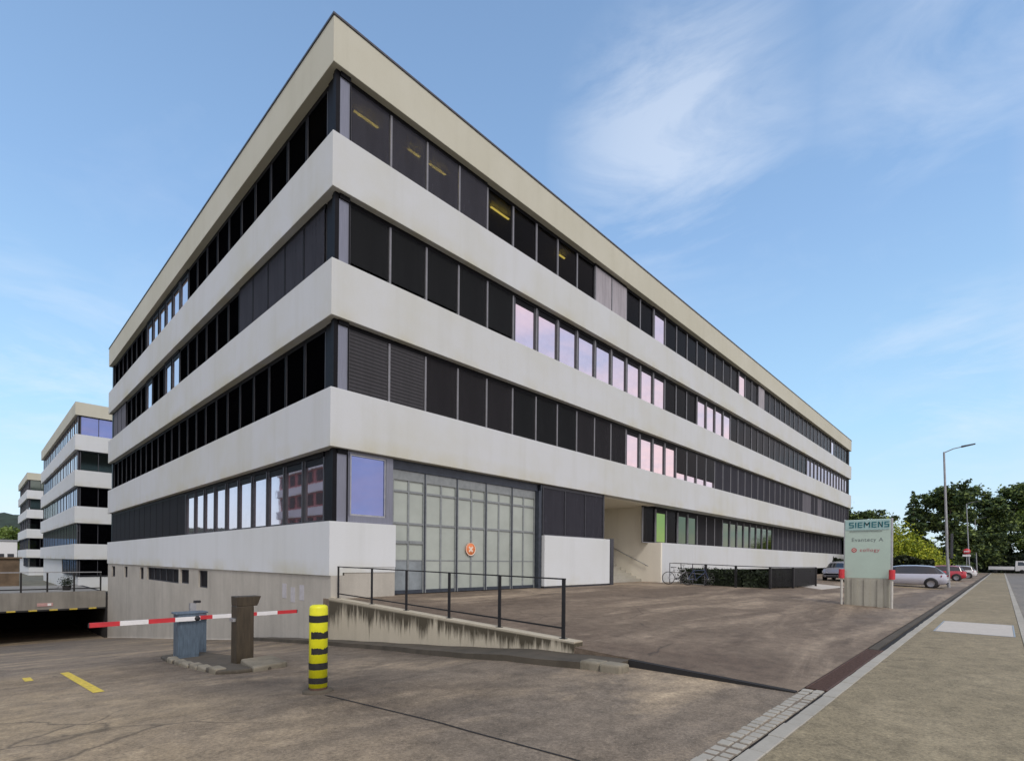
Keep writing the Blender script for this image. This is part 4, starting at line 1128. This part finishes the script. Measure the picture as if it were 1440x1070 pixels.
def fir_tree(label, loc, H, rad, seed, mats, nl=9000, size=.26, crown0=.08):
    t = thing('fir_tree', label, 'tree', loc); q = MB(); rr = random.Random(seed); r = np.random.default_rng(seed)
    q.tube((0,0,-.3),(0,0,H*.97),.018*H,.02,9,caps=False); pts = []
    z = H*crown0; nb = 0; branches = []
    while z < H*.97:
        u = (z/H-crown0)/(1-crown0); L0 = rad*(1-u)**.85
        for i in range(6):
            a = rr.uniform(0,2*math.pi); L = L0*rr.uniform(.65,1.18); branches.append((z+rr.uniform(-.2,.2), a, L))
        z += H*.033*rr.uniform(.8,1.3)
    tot = sum(b[2] for b in branches)
    for z, a, L in branches:
        d_ = Vector((math.cos(a),math.sin(a),0)); tip = Vector((0,0,z)) + d_*L + Vector((0,0,-.22*L)); q.tube((0,0,z), tip, .03+.008*L, .01, 5, caps=False)
        k = int(nl*L/tot)+4; s = r.random(k)**.7
        P_ = np.array([0,0,z])[None,:] + s[:,None]*np.array(tip-Vector((0,0,z)))[None,:]
        side = np.array([-math.sin(a),math.cos(a),0]); P_ += side[None,:]*(r.normal(0,.13,k)*L*(1.15-s)*.9)[:,None]; P_[:,2] += -abs(r.normal(0,.11,k))*L*.5 + .08*np.sin(s*3)*L*.4
        pts.append(P_)
    q.build('trunk', M['bark'], t)
    top = np.zeros((60,3)); top[:,2] = H*r.uniform(.90,1.0,60); top[:,:2] = r.normal(0,.10,(60,2)); pts.append(top)
    link('crown', leaf_mesh('crown', np.concatenate(pts), size, .8, seed, mats), t)
    return t
TG = -.28
broad_tree('dark conifer whose branches show beside the far end of the main building', (92,4.6,TG), 13.6, 4.4, 11, LM, .35, 9000, .24, .55, 11)
broad_tree('small rounded pine between the building end and the fir', (104,1.2,TG), 12.2, 3.2, 12, LM, .45, 5000, .22, .6, 9)
fir_tree('dark pointed fir tree above the yellow bush', (110,-2.4,TG), 15.0, 4.6, 13, LD, 11000, .27)
broad_tree('tall dark pine behind the nearest street lamp', (112,-7.4,TG), 17.6, 5.0, 14, LM, .28, 20000, .27, .62, 20)
broad_tree('broad dark pine left of the two thin far lamps', (133,-9.8,TG), 18.6, 5.0, 15, LM, .2, 20000, .29, .65, 19)
broad_tree('tall pine with pale gaps right of the thin far lamps', (152,-15.2,TG), 21.0, 5.6, 16, LM, .28, 22000, .30, .65, 20)
broad_tree('bright green tree at the right edge of the view', (152,-21.6,TG), 21.5, 6.0, 17, [LM[1],LY[2],LM[0]], .22, 20000, .31, .72, 19, name='broadleaf_tree')
fir_tree('dark narrow fir standing between the two tall pines', (152,-11.9,TG), 16.5, 4.6, 18, LD, 10000, .28)
fir_tree('low dark fir at the end of the pavement', (128,-7.2,TG), 10.5, 4.2, 19, LD, 9000, .30)
broad_tree('pine half hidden behind the row at the far right', (160,-27,TG), 18.0, 6.0, 20, LM, .15, 11000, .30, .7, 14)
fir_tree('dark fir behind the flatbed truck', (150,-19.5,TG), 13.0, 5.0, 21, LD, 9000, .34)
fir_tree('dark fir between truck and pavement end', (150,-13.0,TG), 12.0, 5.0, 22, LD, 9000, .34)
# yellow-green bush and the dark hedge row under it
def bush(name, label, c, rx, ry, H, seed, mats, nl, size, z0=0, lowdark=None):
    t = thing(name, label, 'bush', c); r = np.random.default_rng(seed); rr = random.Random(seed)
    q = MB()
    for i in range(8):
        a = rr.uniform(0,6.28); limb(q, (rr.uniform(-.3,.3)*rx,rr.uniform(-.3,.3)*ry,-.2), (math.cos(a)*.6,math.sin(a)*.6,1), H*.8, .05, seed*7+i, 4)
    q.build('stems', M['bark'], t)
    cl = []
    for i in range(46):
        a = r.random()*6.28; u = r.random()**.5; zz = H*(.25+.62*r.random()*(1-u*u*.72)); cl.append((rx*u*math.cos(a), ry*u*math.sin(a), zz+z0))
    pts = []; idx = []
    for c_ in cl:
        k = nl//46; o = r.normal(size=(k,3))*H*.105; pts.append(np.array(c_)+o); w_ = r.random()
        idx.append(r.choice(len(mats), k, p=[.4*w_+.1, .45, .45-.4*w_]))
    idx = np.concatenate(idx); link('foliage', leaf_mesh('foliage', np.concatenate(pts), size, 1, seed, mats, idx), t)
    return t
fir_tree('mid height fir rising behind the company sign', (112,3.4,TG), 11.0, 4.4, 23, LD, 9000, .27)
bush('garden_bush', 'large yellow green bush behind the silver estate car', (65.2,-4.9,TG), 3.0,3.0,6.9,31,LY,24000,.12)
bush('garden_bush', 'smaller yellow bush tapering towards the street lamp', (66.5,-7.9,TG), 1.7,1.5,4.3,32,LY,9000,.12)
hp = []; r = np.random.default_rng(9); n = 30000
x = 61.6+r.normal(0,.40,n); y = r.uniform(-8.9,9,n); z = TG + r.random(n)**.8*(2.55+.25*np.sin(y*1.7)); hp = np.stack([x,y,z],1)
hd = thing('hedge', 'long dark hedge behind the parked cars and the yellow bush', 'hedge', (0,0,0)); link('foliage', leaf_mesh('foliage', hp, .17, 1, 10, LG), hd)
q = MB(); q.box(61.3,61.9,-8.7,9,TG-.2,1.9); q.build('inner_twigs', LG[0], hd)
n = 30000; x = 146+r.normal(0,.9,n); y = r.uniform(-26,12,n); z = TG + r.random(n)**.8*(4.4+.5*np.sin(y*.9)); hp = np.stack([x,y,z],1)
hd = thing('hedge', 'tall dark hedge closing the far end of the road', 'hedge', (0,0,0)); link('foliage', leaf_mesh('foliage', hp, .24, 1, 12, LG), hd)
q = MB(); q.box(145.4,146.6,-26,12,TG-.2,3.4); q.build('inner_twigs', LG[0], hd)
broad_tree('green trees bank by the far hall at the left edge', (.2,192,-2), 12.5, 6.0, 41, [LM[1],LY[2]], .1, 5000, .35, .8, 10, name='broadleaf_tree')

# ------------------------------------------------------------------ sky, sun, camera
SUN_EL, SUN_AZ = R(47), R(204)        # azimuth clockwise from +Y
w = bpy.data.worlds.new('World'); SC.world = w; w.use_nodes = True; nt = w.node_tree
bg = nt.nodes['Background']
sky = nt.nodes.new('ShaderNodeTexSky'); sky.sky_type = 'NISHITA'; sky.sun_disc = False
sky.sun_elevation = SUN_EL; sky.sun_rotation = SUN_AZ; sky.altitude = 400; sky.air_density = 1.0; sky.dust_density = .6; sky.ozone_density = 2.2
tc = nt.nodes.new('ShaderNodeTexCoord').outputs['Generated']
s = sep(nt, tc)
zc = math_n(nt, 'ADD', math_n(nt, 'MAXIMUM', s[2], 0), .12)
cv = nt.nodes.new('ShaderNodeCombineXYZ')
nt.links.new(math_n(nt, 'DIVIDE', s[0], zc), cv.inputs[0]); nt.links.new(math_n(nt, 'DIVIDE', s[1], zc), cv.inputs[1])
c1 = noise(nt, cv.outputs[0], .55, 9, .62, (1,.55,1), .5, .9)
c2 = noise(nt, cv.outputs[0], 2.4, 10, .68, (.8,1,1), .6, 1.1)
cf = math_n(nt, 'ADD', math_n(nt, 'MULTIPLY', c1, .75), math_n(nt, 'MULTIPLY', c2, .3))
def bank(d, lo, hi, amt):
    # a bank of thin cloud round a direction, broken up by the noise
    v = nt.nodes.new('ShaderNodeVectorMath'); v.operation = 'DOT_PRODUCT'; nt.links.new(tc, v.inputs[0]); v.inputs[1].default_value = Vector(d).normalized()
    return math_n(nt, 'MULTIPLY', ramp(nt, v.outputs['Value'], [(lo, 0), (hi, 1)]), amt)
c3 = noise(nt, tc, 3.2, 9, .62, (1,1,3.2), .4, .5)
wisp = ramp(nt, math_n(nt, 'ADD', math_n(nt, 'MULTIPLY', c3, .85), math_n(nt, 'MULTIPLY', c2, .17)), [(.46, 0), (.68, 1)])
front = ramp(nt, cf, [(.52, 0), (.80, .22)])
for d_, lo, hi, amt in (((.705,.345,.60),.980,.9985,.50),((.955,.06,.24),.985,.999,.50),((.06,.97,.18),.965,.997,.55),((.80,.05,.60),.985,.999,.28)):
    front = math_n(nt, 'MAXIMUM', front, math_n(nt, 'MULTIPLY', bank(d_, lo, hi, amt), wisp))
# thicker unseen cloud deck behind the camera, spread to warm the left facade
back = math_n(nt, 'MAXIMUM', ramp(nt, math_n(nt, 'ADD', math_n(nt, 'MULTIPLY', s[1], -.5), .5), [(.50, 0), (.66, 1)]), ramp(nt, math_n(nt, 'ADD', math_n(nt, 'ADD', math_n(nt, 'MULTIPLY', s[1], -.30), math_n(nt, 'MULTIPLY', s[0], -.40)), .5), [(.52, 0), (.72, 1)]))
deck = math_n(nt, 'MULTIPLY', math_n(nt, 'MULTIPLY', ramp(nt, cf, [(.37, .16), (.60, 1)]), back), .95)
veil = ramp(nt, s[2], [(0, .90), (.10, .75), (.35, .62), (.62, .38), (.9, .15)])
veilc = ramp(nt, s[2], [(.02, (.64,.775,.89)), (.22, (.47,.77,1.0)), (.5, (.38,.64,1.0))])
veilc = cmix(nt, 1.0, veilc, (5.0,5.0,5.0), 'MULTIPLY')
skyc = cmix(nt, veil, sky.outputs[0], veilc)
skyc = cmix(nt, front, skyc, (4.2,4.55,5.1))
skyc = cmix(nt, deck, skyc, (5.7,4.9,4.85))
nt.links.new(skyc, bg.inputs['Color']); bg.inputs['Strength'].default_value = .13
sl = bpy.data.lights.new('Sun', 'SUN'); sl.energy = .95; sl.angle = R(14); sl.color = (1,.95,.88)
so = bpy.data.objects.new('Sun', sl); COL.objects.link(so)
sd = Vector((math.sin(SUN_AZ)*math.cos(SUN_EL), math.cos(SUN_AZ)*math.cos(SUN_EL), math.sin(SUN_EL)))
so.rotation_euler = sd.to_track_quat('Z', 'Y').to_euler(); so.location = (0,-30,60)

cam = bpy.data.cameras.new('Camera'); co = bpy.data.objects.new('Camera', cam); COL.objects.link(co); SC.camera = co
rx = RT*math.cos(ROLL) + UP*math.sin(ROLL); ux = UP*math.cos(ROLL) - RT*math.sin(ROLL)
mw = Matrix((rx, ux, -FW)).transposed().to_4x4(); mw.translation = EYE; co.matrix_world = mw
cam.sensor_width = 36; cam.lens = F_PX/1440*36; cam.shift_y = (CY-535)/1440; cam.clip_start = .05; cam.clip_end = 3000
SC.view_settings.view_transform = 'Standard'; SC.view_settings.look = 'None'; SC.view_settings.exposure = .68; SC.view_settings.gamma = 1
